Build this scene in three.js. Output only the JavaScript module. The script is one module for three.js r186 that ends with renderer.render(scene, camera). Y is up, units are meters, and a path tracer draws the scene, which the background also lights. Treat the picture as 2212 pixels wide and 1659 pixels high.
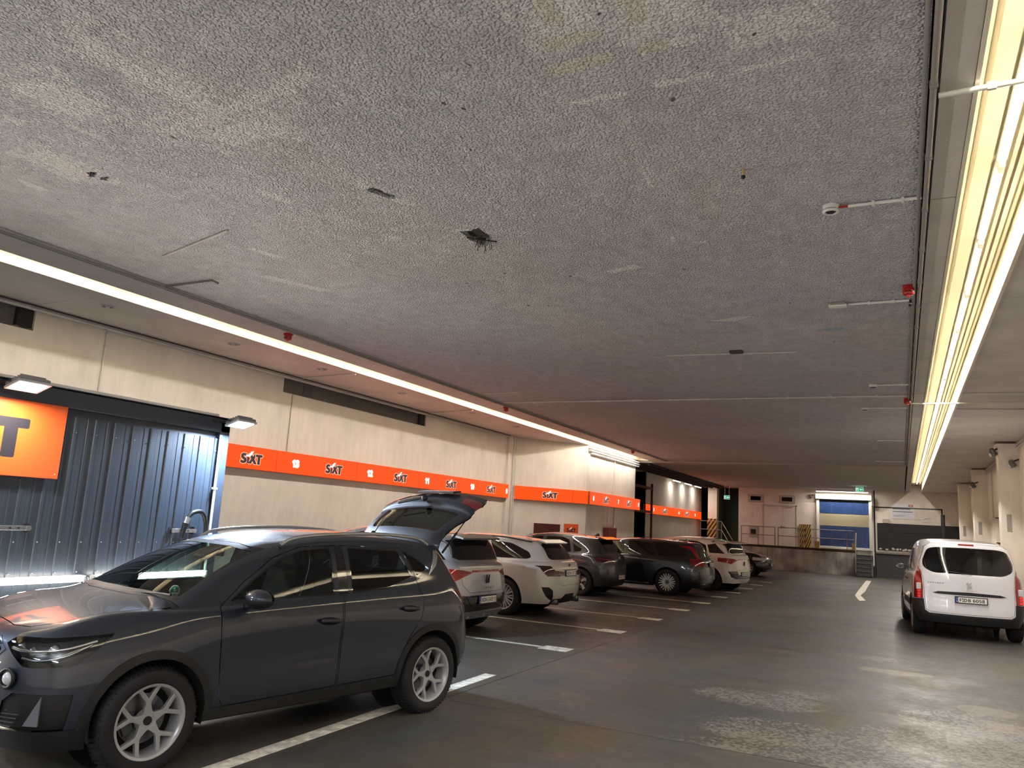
import * as THREE from 'three';
import { RoundedBoxGeometry } from 'three/addons/geometries/RoundedBoxGeometry.js';
import { mergeGeometries } from 'three/addons/utils/BufferGeometryUtils.js';
import { RectAreaLightUniformsLib } from 'three/addons/lights/RectAreaLightUniformsLib.js';
RectAreaLightUniformsLib.init();

// ------------------------------------------------------------------ camera, light, exposure
const scene = new THREE.Scene();
scene.background = new THREE.Color(0x000000);
const camera = new THREE.PerspectiveCamera(52.73, 2212 / 1659, 0.05, 200);
camera.position.set(0, 1.72, 0);
camera.rotation.order = 'YXZ';
{
  const right = new THREE.Vector3(0.8954, 0.0559, -0.4417), up = new THREE.Vector3(0.0273, 0.9833, 0.1798), back = new THREE.Vector3(0.4444, -0.1731, 0.879);
  camera.quaternion.setFromRotationMatrix(new THREE.Matrix4().makeBasis(right, up, back)).normalize();
}
const renderer = new THREE.WebGLRenderer();
renderer.toneMapping = THREE.LinearToneMapping;
renderer.toneMappingExposure = 2.15;
renderer.shadowMap.enabled = true;
const LIGHT = { tubeLeft: 50, tubeRight: 88, flood: 520, strip: 60, stripGlow: 16, sign: 1.2, back: 640 };
const TUBE = 0xfff6ec, COOL = 0xcfe4ff;

// ------------------------------------------------------------------ helpers
const V = (x, y, z) => new THREE.Vector3(x, y, z);
function rng(seed) { let s = seed | 0; return () => { s = (s + 0x6d2b79f5) | 0; let t = Math.imul(s ^ (s >>> 15), 1 | s); t = (t + Math.imul(t ^ (t >>> 7), 61 | t)) ^ t; return ((t ^ (t >>> 14)) >>> 0) / 4294967296; }; }
const used = new Map();
function numbered(n) { const k = used.get(n) || 0; used.set(n, k + 1); return k ? n + '_' + String(k).padStart(3, '0') : n; }
const ORD = ['first', 'second', 'third', 'fourth', 'fifth', 'sixth', 'seventh', 'eighth', 'ninth', 'tenth', 'eleventh', 'twelfth', 'thirteenth', 'fourteenth', 'fifteenth', 'sixteenth', 'seventeenth', 'eighteenth', 'nineteenth', 'twentieth', 'twenty-first', 'twenty-second', 'twenty-third', 'twenty-fourth', 'twenty-fifth'];
function tag(o, label, category, group, kind) { o.userData.label = label; if (category) o.userData.category = category; if (group) o.userData.group = group; if (kind) o.userData.kind = kind; return o; }
function thing(name, label, category, pos = [0, 0, 0], turn = 0, group) {
  const o = new THREE.Group(); o.name = numbered(name); o.position.set(...pos); o.rotation.y = turn; scene.add(o); return tag(o, label, category, group);
}
function clean(g) { // keep position, normal, uv only, no index
  let h = g.index ? g.toNonIndexed() : g;
  for (const k of Object.keys(h.attributes)) if (!['position', 'normal', 'uv'].includes(k)) h.deleteAttribute(k);
  if (!h.attributes.uv) h.setAttribute('uv', new THREE.BufferAttribute(new Float32Array(h.attributes.position.count * 2), 2));
  h.morphAttributes = {}; return h;
}
function join(gs) { const l = (Array.isArray(gs) ? gs : [gs]).flat(9).filter(Boolean); return l.length === 1 ? l[0] : mergeGeometries(l.map(clean)); }
function mesh(name, gs, mat, parent = scene) {
  const m = new THREE.Mesh(join(gs), mat); m.name = parent === scene ? numbered(name) : name; m.castShadow = m.receiveShadow = true; parent.add(m); return m;
}
function struct(name, gs, mat, label, parent = scene) { const m = mesh(name, gs, mat, parent); m.userData.kind = 'structure'; if (label) m.userData.label = label; return m; }
// box from min / max corners
function bx(x0, x1, y0, y1, z0, z1, r = 0) {
  const w = Math.abs(x1 - x0), h = Math.abs(y1 - y0), d = Math.abs(z1 - z0);
  const g = r > 0 ? new RoundedBoxGeometry(w, h, d, 2, Math.min(r, w / 2.05, h / 2.05, d / 2.05)) : new THREE.BoxGeometry(w, h, d);
  g.translate((x0 + x1) / 2, (y0 + y1) / 2, (z0 + z1) / 2); return g;
}
// box with uv in metres (planar per face)
function bxm(x0, x1, y0, y1, z0, z1) { return metres(bx(x0, x1, y0, y1, z0, z1).toNonIndexed()); }
function metres(g) {
  const p = g.attributes.position, n = g.attributes.normal, uv = new Float32Array(p.count * 2);
  for (let i = 0; i < p.count; i++) {
    const ax = Math.abs(n.getX(i)), ay = Math.abs(n.getY(i)), az = Math.abs(n.getZ(i));
    const [a, b] = ay >= ax && ay >= az ? [p.getX(i), p.getZ(i)] : ax >= az ? [p.getZ(i), p.getY(i)] : [p.getX(i), p.getY(i)];
    uv[2 * i] = a; uv[2 * i + 1] = b;
  }
  g.setAttribute('uv', new THREE.BufferAttribute(uv, 2)); return g;
}
function cyl(a, b, r0, r1 = r0, seg = 12, open = false) {
  const A = V(...a), B = V(...b), d = B.clone().sub(A), l = d.length(); const g = new THREE.CylinderGeometry(r1, r0, l, seg, 1, open);
  g.applyQuaternion(new THREE.Quaternion().setFromUnitVectors(V(0, 1, 0), d.normalize())); g.translate((A.x + B.x) / 2, (A.y + B.y) / 2, (A.z + B.z) / 2); return g;
}
function tube(pts, r, n = 32, seg = 8, closed = false, tension = 0.5) { return new THREE.TubeGeometry(new THREE.CatmullRomCurve3(pts.map(p => V(...p)), closed, 'catmullrom', tension), n, r, seg, closed); }
function bar(a, b, w, h) { // rectangular bar between two points (w horizontal, h vertical-ish)
  const A = V(...a), B = V(...b), d = B.clone().sub(A), l = d.length(); const g = new THREE.BoxGeometry(w, h, l);
  const m = new THREE.Matrix4().lookAt(A, B, Math.abs(d.y) > 0.95 * l ? V(1, 0, 0) : V(0, 1, 0)); g.applyMatrix4(m); g.translate((A.x + B.x) / 2, (A.y + B.y) / 2, (A.z + B.z) / 2); return g;
}
function prism(pts, depth, bevel = 0) { // outline in xy, depth along +z
  const s = new THREE.Shape(pts.map(p => new THREE.Vector2(p[0], p[1])));
  return new THREE.ExtrudeGeometry(s, { depth, bevelEnabled: bevel > 0, bevelSize: bevel, bevelThickness: bevel, bevelSegments: 2, curveSegments: 8 });
}
function place(g, pos = [0, 0, 0], rx = 0, ry = 0, rz = 0, sc = 1) { g.applyMatrix4(new THREE.Matrix4().compose(V(...pos), new THREE.Quaternion().setFromEuler(new THREE.Euler(rx, ry, rz, 'YXZ')), V(sc, sc, sc))); return g; }
function roundPoly(pts, r, seg = 4) {
  const out = [], n = pts.length;
  for (let i = 0; i < n; i++) {
    const p = pts[i], a = pts[(i + n - 1) % n], b = pts[(i + 1) % n], rr = p[2] ?? r;
    const da = Math.hypot(a[0] - p[0], a[1] - p[1]), db = Math.hypot(b[0] - p[0], b[1] - p[1]), t = Math.min(rr, da * 0.48, db * 0.48);
    if (t < 1e-5) { out.push([p[0], p[1]]); continue; }
    const A = [p[0] + (a[0] - p[0]) / da * t, p[1] + (a[1] - p[1]) / da * t], B = [p[0] + (b[0] - p[0]) / db * t, p[1] + (b[1] - p[1]) / db * t];
    for (let k = 0; k <= seg; k++) { const u = k / seg; out.push([(1 - u) ** 2 * A[0] + 2 * u * (1 - u) * p[0] + u * u * B[0], (1 - u) ** 2 * A[1] + 2 * u * (1 - u) * p[1] + u * u * B[1]]); }
  }
  return out;
}
function areaLight(w, h, color, intensity, pos, target) {
  const l = new THREE.RectAreaLight(color, intensity, w, h); l.position.set(...pos); l.lookAt(...target); scene.add(l); return l;
}
// ------------------------------------------------------------------ value noise and textures
function hash2(x, y, s) { let h = Math.imul(x, 374761393) ^ Math.imul(y, 668265263) ^ Math.imul(s, 1274126177); h = Math.imul(h ^ (h >>> 13), 1274126177); return ((h ^ (h >>> 16)) >>> 0) / 4294967296; }
function vnoise(x, y, per, s) { // tileable value noise with period per
  const xi = Math.floor(x), yi = Math.floor(y), fx = x - xi, fy = y - yi, u = fx * fx * (3 - 2 * fx), v = fy * fy * (3 - 2 * fy), m = (a) => ((a % per) + per) % per;
  const a = hash2(m(xi), m(yi), s), b = hash2(m(xi + 1), m(yi), s), c = hash2(m(xi), m(yi + 1), s), d = hash2(m(xi + 1), m(yi + 1), s);
  return a + (b - a) * u + (c - a) * v + (a - b - c + d) * u * v;
}
function fbm(x, y, per, oct, s) { let a = 0.5, t = 0, n = 0; for (let i = 0; i < oct; i++) { t += a * vnoise(x, y, per, s + i); n += a; a *= 0.5; x *= 2; y *= 2; per *= 2; } return t / n; }
function dataTex(w, h, f, srgb, rep = true) {
  const d = new Uint8Array(w * h * 4);
  for (let j = 0; j < h; j++) for (let i = 0; i < w; i++) { const c = f((i + 0.5) / w, (j + 0.5) / h, i, j), k = 4 * (j * w + i); d[k] = c[0]; d[k + 1] = c[1]; d[k + 2] = c[2]; d[k + 3] = 255; }
  const t = new THREE.DataTexture(d, w, h, THREE.RGBAFormat); t.magFilter = THREE.LinearFilter; t.minFilter = THREE.LinearMipmapLinearFilter; t.generateMipmaps = true;
  if (rep) t.wrapS = t.wrapT = THREE.RepeatWrapping; if (srgb) t.colorSpace = THREE.SRGBColorSpace; t.needsUpdate = true; return t;
}
function repeatOf(t, sx, sy, ox = 0, oy = 0) { const c = t.clone(); c.repeat.set(sx, sy); c.offset.set(ox, oy); c.needsUpdate = true; return c; }
function canvasTex(w, h, draw) { const c = document.createElement('canvas'); c.width = w; c.height = h; const g = c.getContext('2d'); draw(g, w, h); const t = new THREE.CanvasTexture(c); t.colorSpace = THREE.SRGBColorSpace; return t; }
const std = (color, roughness = 0.6, metalness = 0, more = {}) => new THREE.MeshStandardMaterial({ color, roughness, metalness, ...more });
const phys = (color, roughness = 0.4, more = {}) => new THREE.MeshPhysicalMaterial({ color, roughness, ...more });
// ------------------------------------------------------------------ surface materials
const H = 4.2;
const stuccoBump = (() => { // sprayed plaster: crisp worm-like grains, 2.4 m tile
  const N = 1024, P = 104, F = new Float32Array(N * N); // rounded crumbs of random height, over finer grit
  for (let j = 0; j < N; j++) for (let i = 0; i < N; i++) {
    const x = i / N * P, y = j / N * P, xi = Math.floor(x), yi = Math.floor(y); let h = 0;
    for (let b = -1; b <= 1; b++) for (let a = -1; a <= 1; a++) {
      const cx = ((xi + a) % P + P) % P, cy = ((yi + b) % P + P) % P, dx = xi + a + hash2(cx, cy, 3) - x, dy = yi + b + hash2(cx, cy, 5) - y, e = hash2(cx, cy, 7) * 3.14, u = dx * Math.cos(e) + dy * Math.sin(e), v = -dx * Math.sin(e) + dy * Math.cos(e), q = hash2(cx, cy, 9);
      const d = u * u / 0.75 + v * v / 0.3; if (d < 1) { const t = (0.35 + 0.65 * q) * Math.sqrt(1 - d); if (t > h) h = t; }
    }
    F[j * N + i] = 0.78 * h + 0.22 * vnoise(x * 3, y * 3, P * 3, 5);
  }
  return dataTex(N, N, (u, v, i, j) => { const c = 255 * Math.min(1, F[j * N + i]); return [c, c, c]; }, false);
})();
const grit = dataTex(512, 512, (u, v) => { const h = 110 + 90 * (fbm(u * 64, v * 64, 64, 3, 3) - 0.5) * 2 + 30 * (hash2(u * 512 | 0, v * 512 | 0, 9) - 0.5); return [h, h, h]; }, false);
// plaster patches of the ceiling, in metres (x, z) on the slab
const PATCH = {
  tan: [[[-1.64, -3.29], [-1.31, -3.32], [-1.32, -3.42], [-1.66, -3.41]], [[-1.69, -3.51], [-1.31, -3.54], [-1.32, -3.62], [-1.7, -3.64]], [[-1.16, -3.52], [-1.0, -3.535], [-1.0, -3.62], [-1.17, -3.62]], [[-1.53, -3.0], [-1.42, -3.05], [-1.46, -3.25], [-1.56, -3.22]], [[-1.16, -3.15], [-1.05, -3.2], [-1.05, -3.35], [-1.15, -3.38]]],
  pale: [[[-1.72, -3.92], [-1.35, -3.92], [-1.35, -3.98], [-1.71, -3.97]], [[-1.0, -3.535], [-0.84, -3.55], [-0.83, -3.62], [-1.0, -3.62]], [[-1.2, -3.9], [-0.86, -3.91], [-0.85, -3.96], [-1.19, -3.96]], [[-0.77, -3.94], [-0.35, -3.9], [-0.34, -3.95], [-0.74, -3.97]], [[-2.57, -6.96], [-2.24, -6.85], [-2.14, -6.95], [-2.52, -7.04]], [[-2.01, -9.07], [-1.6, -8.95], [-1.46, -8.97], [-1.71, -9.15]], [[-1.57, -4.96], [-1.54, -4.97], [-1.57, -5.24], [-1.6, -5.21]], [[-2.1, -5.22], [-1.98, -5.22], [-2.0, -5.26]], [[-1.71, -6.23], [-1.68, -6.24], [-1.7, -6.39], [-1.73, -6.36]], [[-1.57, -6.43], [-1.44, -6.42], [-1.46, -6.47]],
    [[-5.32, -2.72], [-5.23, -2.84], [-5.33, -2.88], [-5.39, -2.78]], [[-5.03, -2.94], [-4.93, -3.18], [-4.96, -3.28], [-5.04, -3.02]], [[-5.53, -3.68], [-5.48, -3.77], [-5.58, -3.8], [-5.63, -3.71]], [[-6.28, -3.39], [-6.25, -3.66], [-6.36, -3.67], [-6.35, -3.51]], [[-5.36, -3.96], [-5.27, -4.18], [-5.31, -4.2]], [[-4.55, -4.25], [-4.47, -4.25], [-4.41, -4.56], [-4.49, -4.58]], [[-3.74, -4.4], [-3.65, -4.4], [-3.44, -4.94], [-3.56, -4.92]], [[-5.69, -5.3], [-5.6, -5.3], [-5.5, -5.62], [-5.59, -5.64]], [[-6.25, -6.05], [-6.13, -6.04], [-5.76, -6.76], [-5.95, -6.7]], [[-4.1, -5.46], [-3.98, -5.47], [-4.02, -5.54], [-4.11, -5.56]], [[-3.44, -5.6], [-3.5, -5.52], [-3.36, -5.5], [-3.33, -5.56]]],
  smear: [[[-3.99, -2.3], [-3.9, -2.39], [-3.9, -2.86], [-3.8, -3.12], [-3.97, -3.18], [-4.05, -2.84], [-4.07, -2.5]], [[-4.5, -3.26], [-3.01, -3.08], [-3.05, -3.19], [-4.46, -3.38]], [[-5.71, -3.18], [-5.56, -3.21], [-5.61, -3.54], [-5.77, -3.55], [-5.78, -3.33]], [[-0.63, -3.6], [-0.33, -3.58], [-0.32, -3.64], [-0.61, -3.66]], [[-1.53, -3.0], [-1.31, -3.09], [-1.31, -3.32], [-1.61, -3.28]], [[-1.16, -3.15], [-0.81, -3.29], [-0.83, -3.42], [-1.15, -3.4]], [[-4.9, -2.5], [-4.6, -2.6], [-4.5, -2.9], [-4.85, -2.95]], [[-4.2, -3.45], [-3.7, -3.4], [-3.6, -3.62], [-4.1, -3.6]]],
};
const SPALL = [[[-3.42, -5.56], [-3.33, -5.58], [-3.21, -5.54], [-3.2, -5.79], [-3.37, -5.94], [-3.44, -5.79]], [[-3.68, -4.55], [-3.6, -4.53], [-3.51, -4.77], [-3.61, -4.76]], [[-5.61, -3.54], [-5.51, -3.57], [-5.61, -3.63], [-5.66, -3.61]], [[-5.59, -3.64], [-5.5, -3.66], [-5.58, -3.71], [-5.62, -3.68]]];
function stuccoColor(x, z) { // world metres -> rgb, blotchy grey plaster with brownish and greenish patches
  const a = fbm(x * 0.45 + 40, z * 0.45 + 90, 4096, 4, 61), b = fbm(x * 0.8 + 11, z * 0.5 + 70, 4096, 3, 73), g = fbm(x * 9 + 100, z * 9 + 100, 8192, 2, 5), s = fbm(x * 22 + 300, z * 3.2 + 400, 8192, 3, 81);
  const k = 212 + 26 * (a - 0.5) + 22 * (g - 0.5) + 12 * (s - 0.5), t = 18 * (b - 0.5); return [k + t * 0.5, k - 1 + t * 0.3, k - 1 - t * 0.7];
}
function ceilingMap(x0, z0, w, d, px, patches) {
  const t = canvasTex(px, px, (g) => {
    const im = g.createImageData(px, px), D = im.data;
    for (let j = 0; j < px; j++) for (let i = 0; i < px; i++) { const c = stuccoColor(x0 + (i + 0.5) / px * w, z0 + d - (j + 0.5) / px * d), k = 4 * (j * px + i); D[k] = c[0]; D[k + 1] = c[1]; D[k + 2] = c[2]; D[k + 3] = 255; }
    g.putImageData(im, 0, 0);
    if (!patches) return;
    const X = (x) => (x - x0) / w * px, Z = (z) => (z0 + d - z) / d * px, r = rng(5);
    const poly = (p, f, jit) => { g.fillStyle = f; g.beginPath(); for (let i = 0; i < p.length; i++) { const a = p[i], b = p[(i + 1) % p.length]; for (let k = 0; k < 14; k++) { const u = k / 14, x = X(a[0] + (b[0] - a[0]) * u) + (r() - 0.5) * jit, y = Z(a[1] + (b[1] - a[1]) * u) + (r() - 0.5) * jit; i || k ? g.lineTo(x, y) : g.moveTo(x, y); } } g.fill(); };
    for (const p of PATCH.smear) { // scattered remnants of lighter plaster
      const xs = p.map(q => q[0]), zs = p.map(q => q[1]), bx0 = Math.min(...xs), bx1 = Math.max(...xs), bz0 = Math.min(...zs), bz1 = Math.max(...zs);
      const inside = (x, z) => { let c = false; for (let i = 0, j = p.length - 1; i < p.length; j = i++) if ((p[i][1] > z) !== (p[j][1] > z) && x < (p[j][0] - p[i][0]) * (z - p[i][1]) / (p[j][1] - p[i][1]) + p[i][0]) c = !c; return c; };
      for (let k = 0; k < 2600; k++) { const x = bx0 - 0.1 + r() * (bx1 - bx0 + 0.2), z = bz0 - 0.1 + r() * (bz1 - bz0 + 0.2); if (!inside(x, z) && r() < 0.86) continue; g.fillStyle = `rgba(240,238,231,${0.25 + 0.45 * r()})`; g.beginPath(); g.ellipse(X(x), Z(z), 2 + 7 * r(), 1 + 3 * r(), r() * 3, 0, 7); g.fill(); }
    }
    for (const p of PATCH.tan) { poly(p, 'rgba(226,221,205,0.9)', 5); }
    for (const p of PATCH.pale) { poly(p, 'rgba(240,238,233,0.92)', 4); }
    g.strokeStyle = 'rgba(220,218,212,0.8)'; g.lineWidth = 3; g.beginPath(); g.moveTo(X(-1.68), Z(-2.9)); g.lineTo(X(-1.67), Z(-3.42)); g.moveTo(X(-1.72), Z(-2.7)); g.lineTo(X(-1.7), Z(-3.3)); g.stroke();
    g.lineWidth = 4; g.beginPath(); g.moveTo(X(-1.2), Z(-9.6)); g.lineTo(X(-3.4), Z(-10.9)); g.stroke();
    for (let k = 0; k < 46; k++) { const x = -7 + 7 * r(), z = -4.2 - 9 * r(); g.fillStyle = `rgba(228,224,215,${0.25 + 0.5 * r()})`; g.beginPath(); g.ellipse(X(x), Z(z), 5 + 26 * r(), 2 + 3 * r(), 0.3 - 0.6 * r(), 0, 7); g.fill(); }
    for (let k = 0; k < 9; k++) { const x = -4.7 - 0.12 * k, z = -3.28 - 0.02 * k; g.fillStyle = 'rgba(228,226,216,0.7)'; g.fillRect(X(x), Z(z), 6, 26); }
    g.fillStyle = 'rgba(172,196,204,0.8)'; poly([[-0.82, -9.74], [-0.56, -9.7], [-0.5, -9.78], [-0.62, -9.9], [-0.86, -9.82]], 'rgba(170,196,205,0.75)', 4);
    for (let k = 0; k < 60; k++) { const x = -7.5 + 7.6 * r(), z = -2.5 - 9.5 * r(); g.fillStyle = 'rgba(60,56,50,0.75)'; g.beginPath(); g.ellipse(X(x), Z(z), 1 + 2 * r(), 1 + 4 * r(), r() * 3, 0, 7); g.fill(); }
  });
  t.repeat.set(1 / w, 1 / d); t.offset.set(-x0 / w, -z0 / d); t.wrapS = t.wrapT = THREE.ClampToEdgeWrapping; return t;
}
const sBump = repeatOf(stuccoBump, 1 / 1.9, 1 / 1.9);
const stuccoNear = std(0xffffff, 0.85, 0, { map: ceilingMap(-7.6, -13.2, 7.8, 13.2, 2048, true), bumpMap: sBump, bumpScale: 0.042 });
const stuccoFar = std(0xffffff, 0.85, 0, { map: ceilingMap(-7.6, -28.3, 7.8, 15.1, 1024, false), bumpMap: sBump, bumpScale: 0.042 });
const farSlab = std(0xb9b4ad, 0.9, 0, { bumpMap: repeatOf(grit, 0.8, 0.8), bumpScale: 0.01 });
const spallMat = std(0x5d584c, 0.95, 0, { bumpMap: repeatOf(grit, 4, 4), bumpScale: 0.02 });
function blotch(base, amp, seed, px = 512, per = 8, streak = 0) { // repeating paint with faint stains, tile = 4 m
  return dataTex(px, px, (u, v) => { const n = fbm(u * per, v * per, per, 5, seed) - 0.5, s = streak ? (fbm(u * per * 8, v * per, per, 3, seed + 9) - 0.5) * streak : 0, f = (hash2(u * px | 0, v * px | 0, seed) - 0.5) * 0.02, k = 1 + amp * n + s + f; return base.map(c => Math.max(0, Math.min(255, c * k))); }, true);
}
const wallTex = blotch([226, 218, 206], 0.12, 21, 512, 8, 0.05);
wallTex.repeat.set(0.25, 0.25);
const wallMat = std(0xffffff, 0.8, 0, { map: wallTex, bumpMap: repeatOf(grit, 0.7, 0.7), bumpScale: 0.003 });
const smoothTex = blotch([208, 204, 197], 0.16, 33, 512, 8, 0); smoothTex.repeat.set(0.25, 0.25);
const smoothMat = std(0xffffff, 0.75, 0, { map: smoothTex, bumpMap: repeatOf(grit, 0.6, 0.6), bumpScale: 0.003 });
const troughMat = std(0xe4dcc4, 0.6), pipeMat = std(0xd2cfc8, 0.5), pipeGrey = std(0x8d8a84, 0.55), creamPipe = std(0xdcd4b8, 0.45);
const concTex = blotch([150, 146, 138], 0.7, 52, 512, 8, 0.25); concTex.repeat.set(0.25, 0.25);
const concMat = std(0xffffff, 0.85, 0, { map: concTex, bumpMap: repeatOf(grit, 0.6, 0.6), bumpScale: 0.006 });
// ------------------------------------------------------------------ floor
const FX0 = -4.0, FZ0 = -18, FW = 7, FD = 14; // near slab shown in detail
const floorBase = (x, z) => {
  const a = fbm(x * 0.5 + 20, z * 0.5 + 60, 4096, 5, 101), b = fbm(x * 1.7 + 50, z * 1.1 + 80, 4096, 4, 117), s = fbm(x * 2 + 9, z * 14 + 900, 8192, 3, 131), g = hash2(Math.round(x * 260), Math.round(z * 260), 7);
  const k = 72 + 36 * (a - 0.5) + 7 * (s - 0.5) + 8 * (g - 0.5), t = 34 * (b - 0.5); return [k + 3 + t * 0.5, k + 1 + t * 0.1, k - 5 - t * 0.45];
};
function floorMap(x0, z0, w, d, px, detail) {
  const t = canvasTex(px, px, (g) => {
    const im = g.createImageData(px, px), D = im.data;
    const crust = [[-1.4, -9.0, 0.75, 0.5], [-0.85, -7.6, 0.9, 0.6], [0.3, -7.9, 1.0, 0.9], [0.55, -9.3, 0.7, 0.6], [-1.9, -6.0, 0.9, 0.35], [0.9, -8.6, 0.6, 0.6], [-0.95, -9.6, 0.35, 0.3], [-0.35, -6.8, 1.6, 0.5], [-0.4, -13.3, 0.7, 0.25], [1.3, -7.2, 1, 0.6]];
    for (let j = 0; j < px; j++) for (let i = 0; i < px; i++) {
      const x = x0 + (i + 0.5) / px * w, z = z0 + d - (j + 0.5) / px * d; let c = floorBase(x, z);
      if (detail) {
        let m = 0; for (const q of crust) { const e = 1 - ((x - q[0]) / q[2]) ** 2 - ((z - q[1]) / q[3]) ** 2; if (e > m) m = e; }
        if (m > 0) { const n = fbm(x * 46 + 200, z * 40 + 300, 8192, 3, 201), h = fbm(x * 3 + 20, z * 3 + 30, 4096, 3, 211), v = Math.max(0, n - 0.5 + 0.12 * (Math.min(m, 0.7)) + 0.35 * (h - 0.5)) * 6 * Math.min(1, m * 3); const f = Math.min(0.42, v * 0.45); c = c.map((q, k) => q + ([172, 168, 156][k] - q) * f); }
      }
      const k = 4 * (j * px + i); D[k] = c[0]; D[k + 1] = c[1]; D[k + 2] = c[2]; D[k + 3] = 255;
    }
    g.putImageData(im, 0, 0);
    if (!detail) return;
    const X = (x) => (x - x0) / w * px, Z = (z) => (z0 + d - z) / d * px, r = rng(17);
    for (const [x, z, a, b, o] of [[-0.15, -12.1, 0.42, 0.22, 0.45], [0.75, -10.1, 0.3, 0.3, 0.4], [1.0, -9.3, 0.28, 0.24, 0.4]]) { g.fillStyle = `rgba(150,138,118,${o})`; g.beginPath(); for (let k = 0; k <= 40; k++) { const t = k / 40 * 6.283, q = 1 + 0.3 * (vnoise(t * 2, x * 10, 99, 3) - 0.5) * 2; const xx = X(x + a * q * Math.cos(t)), yy = Z(z + b * q * Math.sin(t)); k ? g.lineTo(xx, yy) : g.moveTo(xx, yy); } g.fill(); }
    for (let k = 0; k < 90; k++) { const x = x0 + w * r(), z = z0 + d * (0.4 + 0.6 * r()), l = 0.05 + 0.5 * r() * r(), t = r() * 6.28; g.strokeStyle = `rgba(176,172,160,${0.12 + 0.28 * r()})`; g.lineWidth = 0.8 + 1.2 * r(); g.beginPath(); g.moveTo(X(x), Z(z)); g.lineTo(X(x + l * Math.cos(t)), Z(z + l * Math.sin(t))); g.stroke(); }
  });
  t.repeat.set(1 / w, 1 / d); t.offset.set(-x0 / w, -z0 / d); t.wrapS = t.wrapT = THREE.ClampToEdgeWrapping; return t;
}
const floorRough = dataTex(512, 512, (u, v) => { const k = 128 + 80 * (fbm(u * 8, v * 8, 8, 5, 77) - 0.5) + 40 * (fbm(u * 64, v * 64, 64, 2, 79) - 0.5); return [k, Math.max(50, Math.min(230, k)), 0]; }, false);
const fRough = repeatOf(floorRough, 1 / 3.1, 1 / 3.1), fBump = repeatOf(grit, 1.1, 1.1);
const floorNear = phys(0xffffff, 1.0, { map: floorMap(FX0, FZ0, FW, FD, 2048, true), roughnessMap: fRough, bumpMap: fBump, bumpScale: 0.0015 });
const floorFar = phys(0xffffff, 1.0, { map: floorMap(-12, -50, 16, 58, 1024, false), roughnessMap: fRough, bumpMap: fBump, bumpScale: 0.0012 });
const floor = new THREE.Group(); floor.name = 'floor'; floor.userData.kind = 'structure'; floor.userData.label = 'worn dark concrete garage floor with white bay markings'; scene.add(floor);
const J = 0.006;
for (const [x0, x1, z0, z1, m] of [[-3.98, 3, -17.95, -6.77, floorNear], [-3.98, 3, -6.77, 8, floorFar], [-3.98, 3, -44, -17.95, floorFar], [-12.6, -3.98, -17.95, -6.9, floorFar], [-12.6, -3.98, -6.9, 8, floorFar], [-12.6, -3.98, -48, -17.95, floorFar]]) mesh('floor_slab', bxm(x0 + J, x1 - J, -0.2, 0, z0 + J, z1 - J), m, floor);
mesh('joint_filler', bx(-12.6, 3, -0.25, -0.012, -48, 8), std(0x1c1a17, 0.95), floor);
{ // the painted bay markings: T-headed lines
  const paintTex = blotch([222, 219, 205], 0.55, 88, 512, 32); paintTex.repeat.set(0.6, 0.6);
  const paint = std(0xffffff, 0.6, 0, { map: paintTex });
  const zs = [-10.41, -12.82, -15.15, -17.45, -19.63, -21.88, -23.95, -26.2, -28.4, -30.6];
  zs.forEach((z, i) => { const hx = -4.33 - 0.02 * i; mesh('bay_line', [bxm(hx - 0.22, hx + 0.2, 0, 0.0025, z - 0.15, z + 0.17), bxm(-9.9, hx - 0.22, 0, 0.0025, z - 0.045, z + 0.045)], paint, floor); });
  mesh('bay_line', bxm(-9.5, -4.55, 0, 0.0025, -7.9, -7.78), paint, floor);
  { const g = bxm(-0.07, 0.07, 0, 0.0025, -2.1, 2.1); place(g, [-4.14, 0, -6.05], 0, 0.02, 0); mesh('lane_line', g, paint, floor); }
  { const s = new THREE.Shape([[-1.12, 25.2], [-0.98, 25.5], [-1.2, 27.6], [-1.16, 30], [-1.22, 38], [-1.42, 38], [-1.38, 30], [-1.36, 27.5], [-1.2, 25.8]].map(p => new THREE.Vector2(...p))); const g = new THREE.ExtrudeGeometry(s, { depth: 0.0025, bevelEnabled: false }); g.rotateX(-Math.PI / 2); mesh('lane_line', metres(g.toNonIndexed()), paint, floor); }
}
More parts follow.
